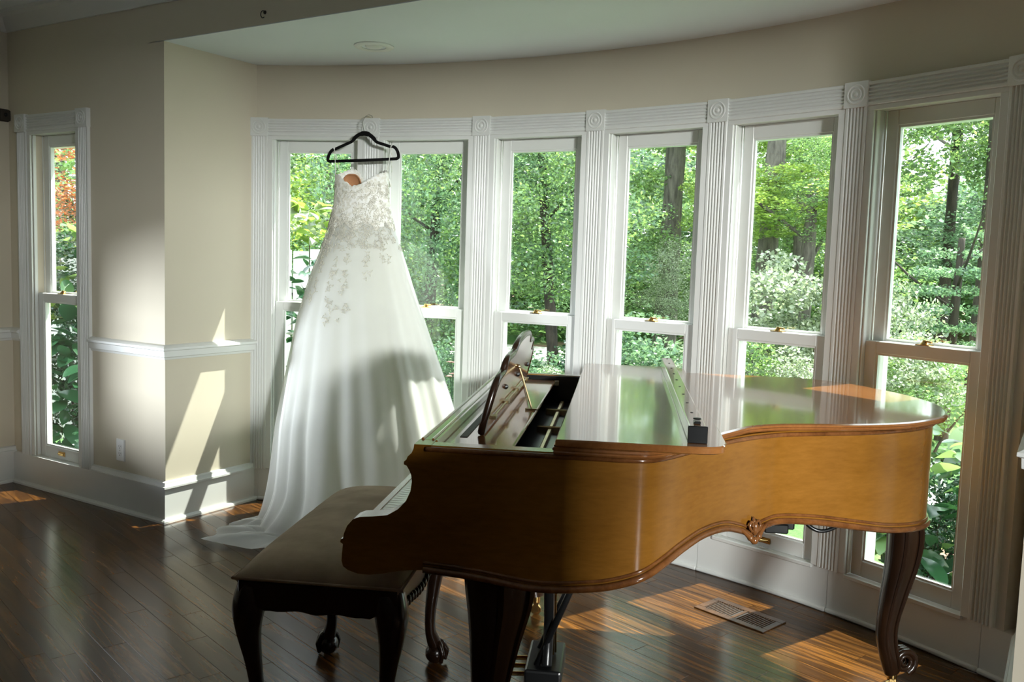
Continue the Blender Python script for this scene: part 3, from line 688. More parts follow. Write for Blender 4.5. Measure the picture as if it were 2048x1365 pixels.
tail = [(-.002, .64, .058), (.0, .60, .060), (.004, .54, .062), (-.002, .46, .057), (-.022, .36, .047), (-.040, .26, .038), (-.040, .19, .037), (-.022, .12, .036), (-.010, .075, .030)]
piano_leg(1.445, .95, (.94, .34), .62, tail)
front = [(-.01, .66, .105), (-.01, .60, .100), (-.010, .53, .092), (0, .44, .074), (.012, .33, .056), (.02, .24, .044), (.02, .17, .040), (.008, .11, .038), (0, .075, .032)]
piano_leg(.185, .135, (-.7, -.7), .62, front)
piano_leg(.185, 1.385, (-.7, .7), .62, front)
# pedal lyre with rods and braces
m = MB(); m.box(.21, .37, .64, .88, .60, .66); m.build('lyre_block', MAT['darkwood'], piano, bevel=.006)
m = MB()
for s_ in (-1, 1): m.tube(smooth_curve([(.285, .76 + s_ * .04, .60), (.285, .76 + s_ * .085, .52), (.285, .76 + s_ * .10, .42), (.285, .76 + s_ * .07, .32), (.285, .76 + s_ * .04, .24), (.285, .76 + s_ * .075, .16), (.285, .76 + s_ * .09, .12)], 5), .017, 8)
m.build('lyre_frame', MAT['black'], piano, smooth=True)
m = MB(); m.box(.215, .335, .64, .88, .055, .115); m.build('pedal_box', MAT['black'], piano, bevel=.008, seg=2)
for dv in (-.02, 0, .02):
    m = MB(); m.tube([(.285 + dv * .3, .76 + dv, .62), (.300 + dv * .3, .76 + dv, .12)], .0035, 8); m.build('pedal_rod', MAT['brass'], piano, smooth=True)
for dv in (-.06, 0, .06):
    m = MB(); m.tube(smooth_curve([(.22, .76 + dv, .075), (.16, .76 + dv, .07), (.11, .76 + dv, .055), (.07, .76 + dv, .048)], 4), [.008] * 5 + [.012] * 6 + [.015] * 2, 8, squash=.45); m.build('pedal', MAT['brass'], piano, smooth=True)
for dv in (-.07, .06):
    m = MB(); m.tube([(.25, .76 + dv, .11), (.47, .76 + dv * .8, .66)], .011, 8); m.build('lyre_brace', MAT['black'], piano, smooth=True)
for v0 in (.25, .62, 1.0):
    m = MB(); m.box(.06, .62 if v0 < .3 else .95, v0 - .04, v0 + .04, .70, .79); m.build('belly_beam', MAT['darkwood'], piano, bevel=.004)
m = MB(); m.box(.90, 1.02, .60, .78, .640, .715); m.box(.93, 1.0, .585, .60, .63, .66); m.build('control_box', MAT['black'], piano, bevel=.004)
m = MB(); m.tube(smooth_curve([(1.02, .70, .70), (1.04, .66, .68), (1.07, .64, .645), (1.11, .64, .632), (1.16, .66, .650), (1.20, .70, .70)], 6), .006, 8); m.build('cable', MAT['black'], piano, smooth=True)

# ------------------------------------------------------------------ piano bench
bench = empty('piano_bench', (2.61, -1.239, 0), math.atan2(.42253629, .90659367))
tag(bench, 'carved dark wood piano bench with tan suede cushion, pushed up to the keyboard', 'bench')
BU0, BU1, BV0, BV1 = -.545, -.075, .155, 1.105
m = MB(); n1, n2 = 28, 44; vs = []; fs = []
def superq(s, e=4.0): return 1 - abs(s) ** e
for j in range(n2 + 1):
    for i in range(n1 + 1):
        a, b = -1 + 2 * i / n1, -1 + 2 * j / n2
        h = .062 * (max(0, superq(a, 3.0)) ** .55) * (max(0, superq(b, 5)) ** .5)
        h -= .004 * math.exp(-((b - .30 - .05 * a) / .035) ** 2) * superq(a, 6) + .003 * math.exp(-((b - .52 + .08 * a) / .03) ** 2) * superq(a, 6)
        ca = a * (1 - .012 * abs(b) ** 8); cb = b * (1 - .008 * abs(a) ** 8)
        vs.append(((BU0 + BU1) / 2 + ca * (BU1 - BU0) / 2, (BV0 + BV1) / 2 + cb * (BV1 - BV0) / 2, .536 + h))
for j in range(n2):
    for i in range(n1): q = j * (n1 + 1) + i; fs.append((q, q + 1, q + n1 + 2, q + n1 + 1))
m.add(vs, fs); cush = m.build('cushion', MAT['velvet'], bench, smooth=True)
s_ = cush.modifiers.new('depth', 'SOLIDIFY'); s_.thickness = .02; s_.offset = -1
m = MB(); m.tube([(BU0, BV0, .534), (BU1, BV0, .534), (BU1, BV1, .534), (BU0, BV1, .534)], .005, 6, closed=True); m.build('piping', MAT['velvet'], cush, smooth=True)
def apron(a0, a1, z1, n=24):
    P = [(a0, z1)]
    for i in range(n + 1):
        t = i / n; x = a0 + (a1 - a0) * t
        z = .455 + .020 * math.cos(4 * PI * t) * (.5 if .2 < t < .8 else 1) - .022 * math.exp(-((t - .5) / .10) ** 2) - .03 * (math.exp(-(t / .06) ** 2) + math.exp(-((1 - t) / .06) ** 2))
        P.append((x, z))
    P.append((a1, z1)); return P
e = .012
for v0 in (BV0 + .002, BV1 - .026):
    m = MB(); m.prism(apron(BU0 + e, BU1 - e, .532), lambda p, t: (p[0], t, p[1]), v0, v0 + .024); m.build('apron', MAT['darkwood'], bench, bevel=.004)
for u0 in (BU0 + .002, BU1 - .026):
    m = MB(); m.prism(apron(BV0 + .03, BV1 - .03, .532, 36), lambda p, t: (t, p[0], p[1]), u0, u0 + .024)
    o = m.build('apron', MAT['darkwood'], bench, bevel=.004)
    m = MB(); s_ = 1 if u0 > -.3 else -1; uo = u0 + (.026 if s_ > 0 else -.002)
    for k in range(26):           # carved gadroon edge
        vv = BV0 + .06 + (BV1 - BV0 - .12) * k / 25; m.ball((uo, vv, .462 + .012 * math.cos(4 * PI * k / 25)), .014, 8, 5, (.6, .8, 1.1))
    m.build('carving', MAT['darkwood'], o, smooth=True)
m = MB(); m.box(BU0 + .004, BU1 - .004, BV0 + .004, BV1 - .004, .528, .536); m.build('seat_frame', MAT['darkwood'], bench, bevel=.003)
bp = [(.002, .53, .040), (.014, .49, .046), (.026, .44, .046), (.026, .38, .036), (.012, .29, .025), (.0, .20, .020), (.0, .13, .019), (.012, .09, .023), (.022, .07, .026)]
for uu, vv, d in ((BU0 + .05, BV0 + .05, (-.7, -.7)), (BU1 - .05, BV0 + .05, (.7, -.7)), (BU0 + .05, .865, (-.7, .7)), (BU1 - .065, .865, (.7, .7))):
    mb2 = leg_mesh(bp, beads=False, flat=.95, seg=12, dirv=d, scroll=False)
    L = mb2.build('leg', MAT['darkwood'], bench, smooth=60); L.location = (uu, vv, 0)
    m = MB(); fx, fy = .024 * d[0], .024 * d[1]; m.ball((fx, fy, .036), .036, 14, 10)
    for k in range(4):
        a = math.atan2(d[1], d[0]) + (k - 1.5) * 1.0
        m.tube(smooth_curve([(fx, fy, .082), (fx + .026 * math.cos(a), fy + .026 * math.sin(a), .070), (fx + .040 * math.cos(a), fy + .040 * math.sin(a), .042), (fx + .034 * math.cos(a), fy + .034 * math.sin(a), .012)], 4), [.012] * 5 + [.009] * 4 + [.007] * 4, 7)
    m.build('claw_foot', MAT['darkwood'], L, smooth=True)
    m = MB()
    for k in range(5): m.ball((.028 * d[0] * 1.5 - .01 * k * d[0] * .5, .028 * d[1] * 1.5 - .01 * k * d[1] * .5, .485 - .026 * k), .017 - .0015 * k, 8, 6, (1, 1, 1.2))
    m.build('knee_carving', MAT['darkwood'], L, smooth=True)

# ------------------------------------------------------------------ hanger and wedding gown
DX, DY, DRZ = .6587, .748, .3243
hang = empty('clothes_hanger', (DX, DY, 0), DRZ); tag(hang, 'black velvet clothes hanger hooked over the window rosette', 'hanger')
P = [(-.200, 1.930), (-.204, 1.942), (-.196, 1.962), (-.184, 1.978), (-.174, 1.986)]
m = MB()
m.tube([(x, 0, z) for x, z in smooth_curve([(-.192, 1.922), (-.202, 1.926), (-.205, 1.938), (-.197, 1.960), (-.186, 1.977), (-.172, 1.987)], 4)], .0092, 8, squash=.75)
m.tube([(x, 0, z) for x, z in smooth_curve([(-.160, 1.989), (-.11, 2.010), (-.068, 2.028), (-.045, 2.052), (-.022, 2.066), (.005, 2.071), (.032, 2.064), (.056, 2.046), (.075, 2.026), (.115, 2.013), (.153, 2.001)], 5)],
       [.0092] * 12 + [.012] * 10 + [.015] * 8 + [.012] * 8 + [.0092] * 13, 8, squash=.75)
m.tube([(x, 0, z) for x, z in smooth_curve([(.165, 2.003), (.182, 1.994), (.194, 1.976), (.200, 1.955), (.198, 1.944), (.188, 1.938)], 4)], .0092, 8, squash=.75)
m.tube([(-.196, 0, 1.922), (.0, 0, 1.929), (.192, 0, 1.938)], .0092, 8, squash=.75)
# the slots that hold the straps keep a thin web behind
m.tube([(-.174, .003, 1.983), (-.158, .003, 1.986)], .004, 6); m.tube([(.150, .003, 1.999), (.168, .003, 1.999)], .004, 6)
m.build('hanger_body', MAT['blackcloth'], hang, smooth=True)
m = MB(); m.tube(smooth_curve([(.004, 0, 2.075), (-.004, .002, 2.10), (-.012, .010, 2.13), (-.008, .030, 2.158), (.000, .060, 2.178), (.006, .090, 2.178), (.008, .100, 2.1690)], 6), .0022, 8); m.build('hook', MAT['steel'], hang, smooth=True)

gown = empty('wedding_gown', (DX, DY, 0), DRZ); tag(gown, 'white wedding gown with lace bodice, thin straps and long tulle skirt on the black hanger', 'gown')
prof = [(1.90, -.150, .140), (1.85, -.155, .146), (1.78, -.150, .150), (1.72, -.152, .155), (1.64, -.163, .172), (1.55, -.182, .202), (1.45, -.214, .246), (1.29, -.262, .312), (1.08, -.303, .405), (.87, -.322, .495), (.72, -.335, .56), (.54, -.348, .63), (.29, -.352, .70), (.08, -.362, .75), (0, -.37, .77)]
pz = np.array([p[0] for p in prof][::-1]); pl = np.array([p[1] for p in prof][::-1]); pr_ = np.array([p[2] for p in prof][::-1])
def ring(z):
    l, r = np.interp(z, pz, pl), np.interp(z, pz, pr_); cx, hx = (l + r) / 2, (r - l) / 2
    yb = .075; yf = -np.interp(z, [0, .5, 1.0, 1.45, 1.7, 1.9], [.60, .50, .33, .16, .10, .085])
    return cx, hx, (yb + yf) / 2, (yb - yf) / 2
def fold(th, z):
    g = max(0, min(1, (1.62 - z) / 1.5)) ** 1.1
    w = .45 * math.cos(11 * th + 1.3 + .8 * math.sin(z * 2)) + .35 * math.cos(17 * th + .4 + .6 * z) + .30 * math.cos(26 * th + 2.2) + .25 * math.cos(7 * th + .5)
    return 1 + .075 * g * w
def skirt_pt(th, z, k=1.0, fold_on=1.0):
    cx, hx, cy, hy = ring(z); f = 1 + (fold(th, z) - 1) * fold_on
    k = k * (1 - .02 * min(1, max(0, (z - 1.46) / .10)))
    x = cx + hx * k * f * math.cos(th); y = cy + hy * k * f * math.sin(th)
    return (x, min(y, .088), z)
NT = 200
def tube_skirt(name, zs, k, fold_on, mat, parent, train=0.0):
    m = MB(); vs = []; fs = []; rows = []
    def lean(th):
        lf = max(0, math.cos(th - math.radians(256))) ** 1.2; e = train * (.12 + 1.05 * lf) * (1 + .22 * math.sin(5 * th + 1.0) + .15 * math.sin(13 * th + .5) + .08 * math.sin(29 * th))
        if math.sin(th) > .15: e *= max(0, 1 - (math.sin(th) - .15) * 2.2)
        return e, lf
    for z in zs:
        row = []
        for i in range(NT):
            th = 2 * PI * i / NT; b = skirt_pt(th, z, k, fold_on)
            if train and z < .22:
                e, lf = lean(th); q = .30 * e * (1 - z / .22) ** 2; d = Vector((math.cos(th) * .9, math.sin(th) * .8)).normalized(); b = (b[0] + d.x * q, min(.088, b[1] + d.y * q), b[2])
            row.append(b)
        rows.append(row)
    if train:
        cx, hx, cy, hy = ring(.012)
        nrow = 16
        for r_ in range(1, nrow + 1):
            row = []
            for i in range(NT):
                th = 2 * PI * i / NT; b = skirt_pt(th, .012, k, fold_on); t = r_ / nrow
                # hem spreads on the floor: most towards the left and front
                d = Vector((math.cos(th) * .9, math.sin(th) * .8)); d.normalize()
                ext, lf = lean(th); q = .30 * ext; tt = t
                x, y = b[0] + d.x * (q + (ext - q) * tt), b[1] + d.y * (q + (ext - q) * tt)
                sw = .045 * lf * t * math.sin(7 * th + 3.0 * t); x += -d.y * sw; y += d.x * sw      # the folds drift sideways as they run out
                rid = .5 + .5 * math.cos(23 * th + 1.1 + 1.5 * t); rid2 = .5 + .5 * math.cos(41 * th + .3)
                z = .010 + .004 * (1 - t) + (.030 * rid ** 2 + .010 * rid2) * (.35 + .65 * lf) * math.sin(PI * min(1, .18 + .74 * t)) + .012 * rid * t ** 3
                row.append((x, min(y, .085), z))
            rows.append(row)
    for r_ in rows: vs += r_
    for j in range(len(rows) - 1):
        for i in range(NT): fs.append((j * NT + i, (j + 1) * NT + i, (j + 1) * NT + (i + 1) % NT, j * NT + (i + 1) % NT))
    m.add(vs, fs); return m.build(name, mat, parent, smooth=True)
tube_skirt('skirt_lining', np.linspace(1.66, .02, 42), .94, .75, MAT['lining'], gown)
tube_skirt('inner_tulle', np.linspace(1.63, .012, 42), .955, 1.2, MAT['tulle'], gown, .20)
tube_skirt('outer_tulle', np.linspace(1.64, .012, 48), 1.0, 1.0, MAT['tulle'], gown, .27)
# bodice: tube with a low scooped near edge and a far edge rising in two cups
def top_z(th):
    x = .15 * math.cos(th); s = math.sin(th)
    near = np.interp(x, [-.15, -.10, -.06, -.025, .02, .08, .115, .15], [1.852, 1.842, 1.806, 1.784, 1.792, 1.830, 1.852, 1.866])
    far = np.interp(x, [-.15, -.115, -.08, -.045, -.01, .02, .06, .095, .125, .15], [1.852, 1.878, 1.890, 1.874, 1.812, 1.802, 1.852, 1.880, 1.880, 1.866])
    w = min(1, max(0, (s + .25) / .5)); return near * (1 - w) + far * w
m = MB(); vs = []; fs = []; NB, NZ = 120, 22
for j in range(NZ + 1):
    for i in range(NB):
        th = 2 * PI * i / NB; zt = top_z(th) + (.003 * math.sin(th * 38) if j == NZ else 0); zb0 = 1.575 + .016 * math.sin(th * 9) + .010 * math.sin(th * 23 + 1); z = zb0 + (zt - zb0) * j / NZ
        cx, hx, cy, hy = ring(z); b = 1.0
        if math.sin(th) < 0 and z > 1.7: b += .05 * math.sin(th) ** 2
        k = 1.008
        vs.append((cx + hx * k * math.cos(th), min(.086, cy + hy * k * b * math.sin(th)), z))
for j in range(NZ):
    for i in range(NB): fs.append((j * NB + i, j * NB + (i + 1) % NB, (j + 1) * NB + (i + 1) % NB, (j + 1) * NB + i))
m.add(vs, fs); bod = m.build('bodice', MAT['lace'], gown, smooth=True)
sm = bod.modifiers.new('cloth', 'SOLIDIFY'); sm.thickness = .004; sm.offset = -1
for sx, mat, lab in ((-.078, MAT['cup'], 'tan lining of the cup'), (.092, MAT['lace'], None)):
    m = MB(); vs = []; fs = []
    for j in range(9):
        for i in range(17):
            a = -PI / 2 + PI * i / 16; p = j / 8 * PI / 2
            vs.append((sx + .058 * math.sin(a) * math.cos(p * .9), .060 - .030 * (1 - math.cos(a) * math.cos(p)) , 1.792 + .068 * math.sin(p)))
    for j in range(8):
        for i in range(16): q = j * 17 + i; fs.append((q, q + 1, q + 18, q + 17))
    m.add(vs, fs); c = m.build('bust_cup', mat, gown, smooth=True)
    sm = c.modifiers.new('pad', 'SOLIDIFY'); sm.thickness = .006; sm.offset = 1
    if lab: c['label'] = lab
for sx, zt, xb, zb in ((-.166, 1.988, -.150, 1.855), (.158, 2.002, .146, 1.868)):
    m = MB()
    for yy, x2 in ((-.010, xb), (.012, xb + .010)):
        m.tube([(sx, yy * .4, zt), (sx + (x2 - sx) * .5, yy * .8, (zt + zb) / 2), (x2, yy * 2, zb)], .0022, 6, squash=.5)
    m.tube([(sx, -.006, zt - .002), (sx, 0, zt + .003), (sx, .007, zt - .002)], .0024, 6)
    m.build('strap', MAT['lace'], gown, smooth=True)
# raised lace sprigs over the bodice and trailing down the skirt
m = MB()
def sprig(th, z, s, rot):
    cx, hx, cy, hy = ring(z)
    def q(a, b):
        r = (a * math.cos(rot) - b * math.sin(rot), a * math.sin(rot) + b * math.cos(rot)); t2 = th + r[0] / hx; zz = z + r[1]
        p = skirt_pt(t2, zz, 1.012) if z < 1.52 else None
        if p is None:
            c2, h2, c3, h3 = ring(zz); b_ = 1 + (.05 * math.sin(t2) ** 2 if zz > 1.7 and math.sin(t2) < 0 else 0); p = (c2 + h2 * 1.016 * math.cos(t2), c3 + h3 * 1.016 * b_ * math.sin(t2), zz)
        return p
    m.tube([q(s * math.cos(k * .75) * (1 - k / 11), s * math.sin(k * .75) * (1 - k / 11)) for k in range(9)], .0016, 4, cap=False)
    for k in range(3):
        a = k * 2.1 + rot; m.tube([q(s * .9 * math.cos(a), s * .9 * math.sin(a)), q(s * 1.7 * math.cos(a + .3), s * 1.7 * math.sin(a + .3))], [.0030, .0008], 4, cap=False)
for _ in range(150):
    z = random.uniform(1.46, 1.64); th = random.uniform(PI, 2 * PI); sprig(th, z, random.uniform(.006, .013), random.uniform(0, 6))
for _ in range(190):
    z = random.uniform(1.57, 1.80); th = random.uniform(PI, 2 * PI)
    if z < top_z(th) - .02: sprig(th, z, random.uniform(.006, .012), random.uniform(0, 6))
for th0, z1, z0, n in ((4.35, 1.60, 1.06, 46), (4.62, 1.60, 1.12, 44), (3.9, 1.56, 1.15, 34), (5.05, 1.58, 1.30, 24), (3.5, 1.50, 1.15, 22), (5.5, 1.55, 1.38, 14)):
    for k in range(n):
        t = random.random() ** 1.3; z = z1 + (z0 - z1) * t; th = th0 + random.gauss(0, .055) + (4.71 - th0) * .10 * (1 - t)
        sprig(th, z, random.uniform(.006, .013), random.uniform(0, 6))
MAT['pearl'] = paint('silvery_embroidery', (.66, .64, .56), .4, .15, 60, .1)
o = m.build('lace_applique', MAT['pearl'], gown, smooth=True); o['kind'] = 'stuff'

# ------------------------------------------------------------------ small fixtures
vent = empty('floor_vent', (2.872, .585, 0), math.radians(-16)); tag(vent, 'slotted wooden floor vent set in the sunlit planks below the bow windows', 'vent')
m = MB(); a, b, c, d = .165, .085, .118, .052
for x0, x1, y0, y1 in ((-a, a, -b, -d), (-a, a, d, b), (-a, -.138, -d, d), (.138, a, -d, d), (-.008, .008, -d, d)): m.box(x0, x1, y0, y1, .0005, .0055)
m.build('vent_frame', MAT['ventwood'], vent, bevel=.0015)
m = MB(); m.box(-.139, .139, -d, d, -.004, .0012); m.build('duct_opening', MAT['slot'], vent)
mb3 = MB(); mb3.box(-.0016, .0016, -d, d, .0012, .0050); s0 = None
for i in range(11):
    for sg in (-1, 1):
        if s0 is None: o = s0 = mb3.build('slat', MAT['ventwood'], vent)
        else: o = dup(s0, vent)
        o.location = (sg * (.014 + .0112 * (i + .5)), 0, 0)
outl = empty('wall_outlet', (-.372, 0, .331)); tag(outl, 'white duplex power outlet on the beige wall above the baseboard', 'outlet')
m = MB(); m.slab([(-.037, -.060), (.037, -.060), (.037, .060), (-.037, .060)], [(0, 0), (0, .002), (-.006, .007)])
for v in range(len(m.v)): x, y, z = m.v[v]; m.v[v] = (x, -z, y)
m.build('cover_plate', MAT['outlet'], outl, bevel=.001)
for s_ in (-1, 1):
    m = MB(); m.prism([(-.0165 * math.cos(k * PI / 8) if False else .0165 * math.cos(2 * PI * k / 20), max(-.0125, min(.0125, .0165 * math.sin(2 * PI * k / 20)))) for k in range(20)], lambda p, t: (p[0], t, p[1] + s_ * .0195), -.0085, -.006)
    o = m.build('socket', MAT['outlet'], outl)
    m = MB(); z = s_ * .0195
    m.box(-.0075, -.0055, -.0089, -.0082, z - .001, z + .007); m.box(.0055, .0075, -.0089, -.0082, z - .001, z + .007); m.lathe([(0, -.0089), (.0028, -.0089), (.0028, -.0082)], (0, 0, z - .007), 10, 'y')
    m.build('socket_slots', MAT['slot'], o)
m = MB(); m.lathe([(0, -.0092), (.003, -.0088), (.0032, -.007)], (0, 0, 0), 10, 'y'); m.build('plate_screw', MAT['steel'], outl)
can = empty('recessed_light', (.909, .530, ZC)); tag(can, 'round white recessed ceiling light, switched off, above the gown', 'light')
m = MB(); m.lathe([(.062, .0), (.060, -.006), (.070, -.010), (.092, -.009), (.098, -.004), (.098, 0)], seg=40); m.build('trim_ring', MAT['trim'], can, smooth=40)
m = MB(); m.lathe([(.061, -.004), (.057, -.0015), (.030, -.0005), (0, -.0003)], seg=32); m.build('baffle', MAT['ceiling'], can, smooth=True)
m = MB(); m.lathe([(0, -.013), (.02, -.012), (.036, -.008), (.044, -.001)], seg=24); m.build('bulb_face', MAT['outlet'], can, smooth=True)
ck = empty('cup_hook', (.717, 0, 2.512)); tag(ck, 'small dark cup hook screwed into the header above the bow', 'hook')
m = MB(); m.lathe([(0, -.004), (.008, -.004), (.009, 0)], seg=12, axis='y'); m.build('hook_plate', MAT['black'], ck)
m = MB(); m.tube(smooth_curve([(0, 0, .004), (0, -.014, .004), (0, -.024, -.006), (0, -.026, -.020), (0, -.016, -.028), (0, -.006, -.022)], 5), .0022, 8); m.build('hook_wire', MAT['black'], ck, smooth=True)
sens = empty('motion_sensor', (XL + .0, -.03, 2.165), 0); tag(sens, 'small box sensor high on the dark wall at the left edge', 'sensor')
m = MB(); m.prism([(0, -.035), (.03, -.028), (.03, .03), (.0, .04)], lambda p, t: (p[0], t, p[1]), -.03, .026); m.build('sensor_case', MAT['rearwall'], sens, bevel=.004, seg=2)
m = MB(); m.ball((.030, -.002, .004), .012, 10, 6, (.5, 1, 1)); m.build('sensor_lens', MAT['black'], sens, smooth=True)
# ------------------------------------------------------------------ garden beyond the windows
GZ = -.22
m = MB(); n = 60; vs = []; fs = []
for j in range(n + 1):
    for i in range(n + 1):
        x, y = -40 + 80 * i / n, 0.25 + 45 * (j / n) ** 1.4
        if j == 0: y = .2
        d = math.hypot(x - CX, y - CY); vs.append((x, y, GZ - .02 + max(0, d - 14) * .03 + .05 * math.sin(x * .7) * math.cos(y * .6) * min(1, max(0, d - 6) / 4)))
for j in range(n):
    for i in range(n): q = j * (n + 1) + i; fs.append((q, q + 1, q + n + 2, q + n + 1))
m.add(vs, fs)
def ground_mat():
    m_, nt, b = new_mat('lawn_and_mulch'); v = coords(nt); n1 = noise(nt, .55, 3, .5, v); n2 = noise(nt, 30, 4, .7, v); n3 = noise(nt, 5, 4, .6, v)
    g = ramp(nt, [(.3, (.035, .10, .02)), (.7, (.10, .22, .05))]); nt.links.new(n2.outputs['Fac'], g.inputs['Fac'])
    d = ramp(nt, [(.3, (.10, .055, .035)), (.7, (.30, .19, .13))]); nt.links.new(n3.outputs['Fac'], d.inputs['Fac'])
    k = ramp(nt, [(.57, (0, 0, 0)), (.63, (1, 1, 1))]); nt.links.new(n1.outputs['Fac'], k.inputs['Fac'])
    mx = nt.nodes.new('ShaderNodeMix'); mx.data_type = 'RGBA'; nt.links.new(k.outputs['Color'], mx.inputs['Factor']); nt.links.new(g.outputs['Color'], mx.inputs['A']); nt.links.new(d.outputs['Color'], mx.inputs['B'])
    nt.links.new(mx.outputs['Result'], b.inputs['Base Color']); b.inputs['Roughness'].default_value = .95; bump(nt, b, n2.outputs['Fac'], .6, .03); return m_
o = m.build('ground', ground_mat(), smooth=True); tag(o, 'lawn and brown mulch outside the windows', kind='structure')
MAT['paving'] = paint('pale_concrete_paving', (.56, .53, .49), .85, .08, 3, .2, .2)
def strip(name, pts, w, z, label):
    m = MB(); P = smooth_curve(pts, 8); nr = open_normals([(p[0], p[1]) for p in P]); L = [(p[0] + q[0] * w / 2, p[1] + q[1] * w / 2) for p, q in zip(P, nr)]; Rr = [(p[0] - q[0] * w / 2, p[1] - q[1] * w / 2) for p, q in zip(P, nr)]
    k = len(P); zz = [p[2] for p in P]
    m.add([(x, y, h + z) for (x, y), h in zip(L, zz)] + [(x, y, h + z) for (x, y), h in zip(Rr, zz)] + [(x, y, h + z - .08) for (x, y), h in zip(L, zz)] + [(x, y, h + z - .08) for (x, y), h in zip(Rr, zz)],
          [(i, k + i, k + i + 1, i + 1) for i in range(k - 1)] + [(i, i + 1, 2 * k + i + 1, 2 * k + i) for i in range(k - 1)] + [(k + i, 3 * k + i, 3 * k + i + 1, k + i + 1) for i in range(k - 1)])
    o = m.build(name, MAT['paving']); tag(o, label, kind='structure'); return o
strip('path_garden', [(-2.2, 3.6, 0), (-.2, 4.4, 0), (1.6, 4.2, 0), (3.0, 4.1, 0), (4.6, 4.9, 0)], .75, GZ + .03, 'pale paved garden path behind the shrubs')
strip('path_drive', [(-13, 9.6, 0), (-6, 10.2, 0), (0, 10.6, .02), (5, 10.2, .03), (12, 9.2, .03)], 2.2, GZ + .05, 'sunlit pale driveway under the trees')

def leaf_arrays(P, size, rng, up=.35, asp=.55, fold=.25):
    """leaf quads (two triangles) at the points P with random directions"""
    n = len(P); d = rng.normal(size=(n, 3)); d[:, 2] = d[:, 2] * .6 - .15; d /= np.linalg.norm(d, axis=1, keepdims=True)
    nn = rng.normal(size=(n, 3)) * .8; nn[:, 2] += up * 2.2; s = np.cross(d, nn); s /= np.linalg.norm(s, axis=1, keepdims=True) + 1e-9; nn = np.cross(s, d)
    L = size * rng.uniform(.65, 1.3, (n, 1)); w = L * asp * .5
    V = np.empty((n, 4, 3)); V[:, 0] = P - d * L * .5; V[:, 1] = P + s * w + nn * w * fold; V[:, 2] = P + d * L * .5; V[:, 3] = P - s * w + nn * w * fold
    return V
def leaf_mesh(name, P, size, mat, rng, **kw):
    V = leaf_arrays(P, size, rng, **kw); n = len(V); me = bpy.data.meshes.new(name)
    me.vertices.add(n * 4); me.vertices.foreach_set('co', V.reshape(-1).astype(np.float32))
    b = np.arange(n)[:, None] * 4; tri = np.concatenate([b + np.array([[0, 1, 2]]), b + np.array([[0, 2, 3]])], 1).reshape(-1)
    me.loops.add(n * 6); me.loops.foreach_set('vertex_index', tri.astype(np.int32))
    me.polygons.add(n * 2); me.polygons.foreach_set('loop_start', np.arange(0, n * 6, 3, dtype=np.int32))
    me.update(calc_edges=True)
    a = me.attributes.new('tint', 'FLOAT', 'POINT'); a.data.foreach_set('value', np.repeat(rng.uniform(0, 1, n) ** 1.3 * .85, 4).astype(np.float32))
    me.materials.append(mat); return me
def crown_points(n, rad, rng, blobs=40, shell=.85, blob_r=.28):
    """leaf points gathered in clumps spread through an ellipsoid"""
    c = rng.normal(size=(blobs, 3)); c /= np.linalg.norm(c, axis=1, keepdims=True); c *= rng.uniform(.25, 1, (blobs, 1)) ** .6 * shell
    i = rng.integers(0, blobs, n); p = rng.normal(size=(n, 3)); p /= np.linalg.norm(p, axis=1, keepdims=True); p *= rng.uniform(.3, 1, (n, 1)) ** .5
    br = rng.uniform(.6, 1.3, (blobs, 1)) * blob_r
    q = c[i] + p * br[i] * np.array([1.2, 1.2, .6]); return q * np.array(rad)
CM = {}
def crown(kind, variant):
    if (kind, variant) in CM: return CM[(kind, variant)]
    r = np.random.default_rng(100 + variant * 13 + sum(map(ord, kind)))
    spec = {'tree': (13000, (1.9, 1.9, 1.8), .085, 60, .22), 'far': (6500, (3.2, 3.2, 3.0), .17, 50, .26), 'shrub': (5200, (.85, .85, .75), .060, 36, .30), 'fine': (15000, (1.7, 1.7, 2.0), .060, 70, .22), 'layer': (9000, (1.1, 1.1, 1.2), .065, 34, .25)}[kind]
    n, rad, size, bl, br = spec; p = crown_points(n, rad, r, bl, .85, br)
    if kind == 'layer': p[:, 2] = np.round(p[:, 2] / .3) * .3 + r.normal(size=n) * .035; p[:, :2] *= np.clip(1.25 - .55 * (p[:, 2:3] + 1.2) / 2.4, .3, 1.3)
    CM[(kind, variant)] = (p, size, r); return CM[(kind, variant)]
MESH = {}
def foliage(parent, kind, variant, mat, loc, sc=(1, 1, 1), rz=0):
    key = (kind, variant, mat)
    if key not in MESH: p, size, r = crown(kind, variant); MESH[key] = leaf_mesh('foliage', p, size, MAT[mat], r)
    o = bpy.data.objects.new('foliage', MESH[key]); COL.objects.link(o); o.parent = parent; o.location = loc; o.scale = sc; o.rotation_euler = (0, 0, rz); o['kind'] = 'stuff'; return o
def trunk(parent, path, rads, mat='bark', name='trunk', seg=12):
    pts = smooth_curve([(*p, r) for p, r in zip(path, rads)], 5); mb = MB(); mb.tube([p[:3] for p in pts], [p[3] * (1 + .07 * math.sin(i * 2.3)) for i, p in enumerate(pts)], seg)
    return mb.build(name, MAT[mat], parent, smooth=True)
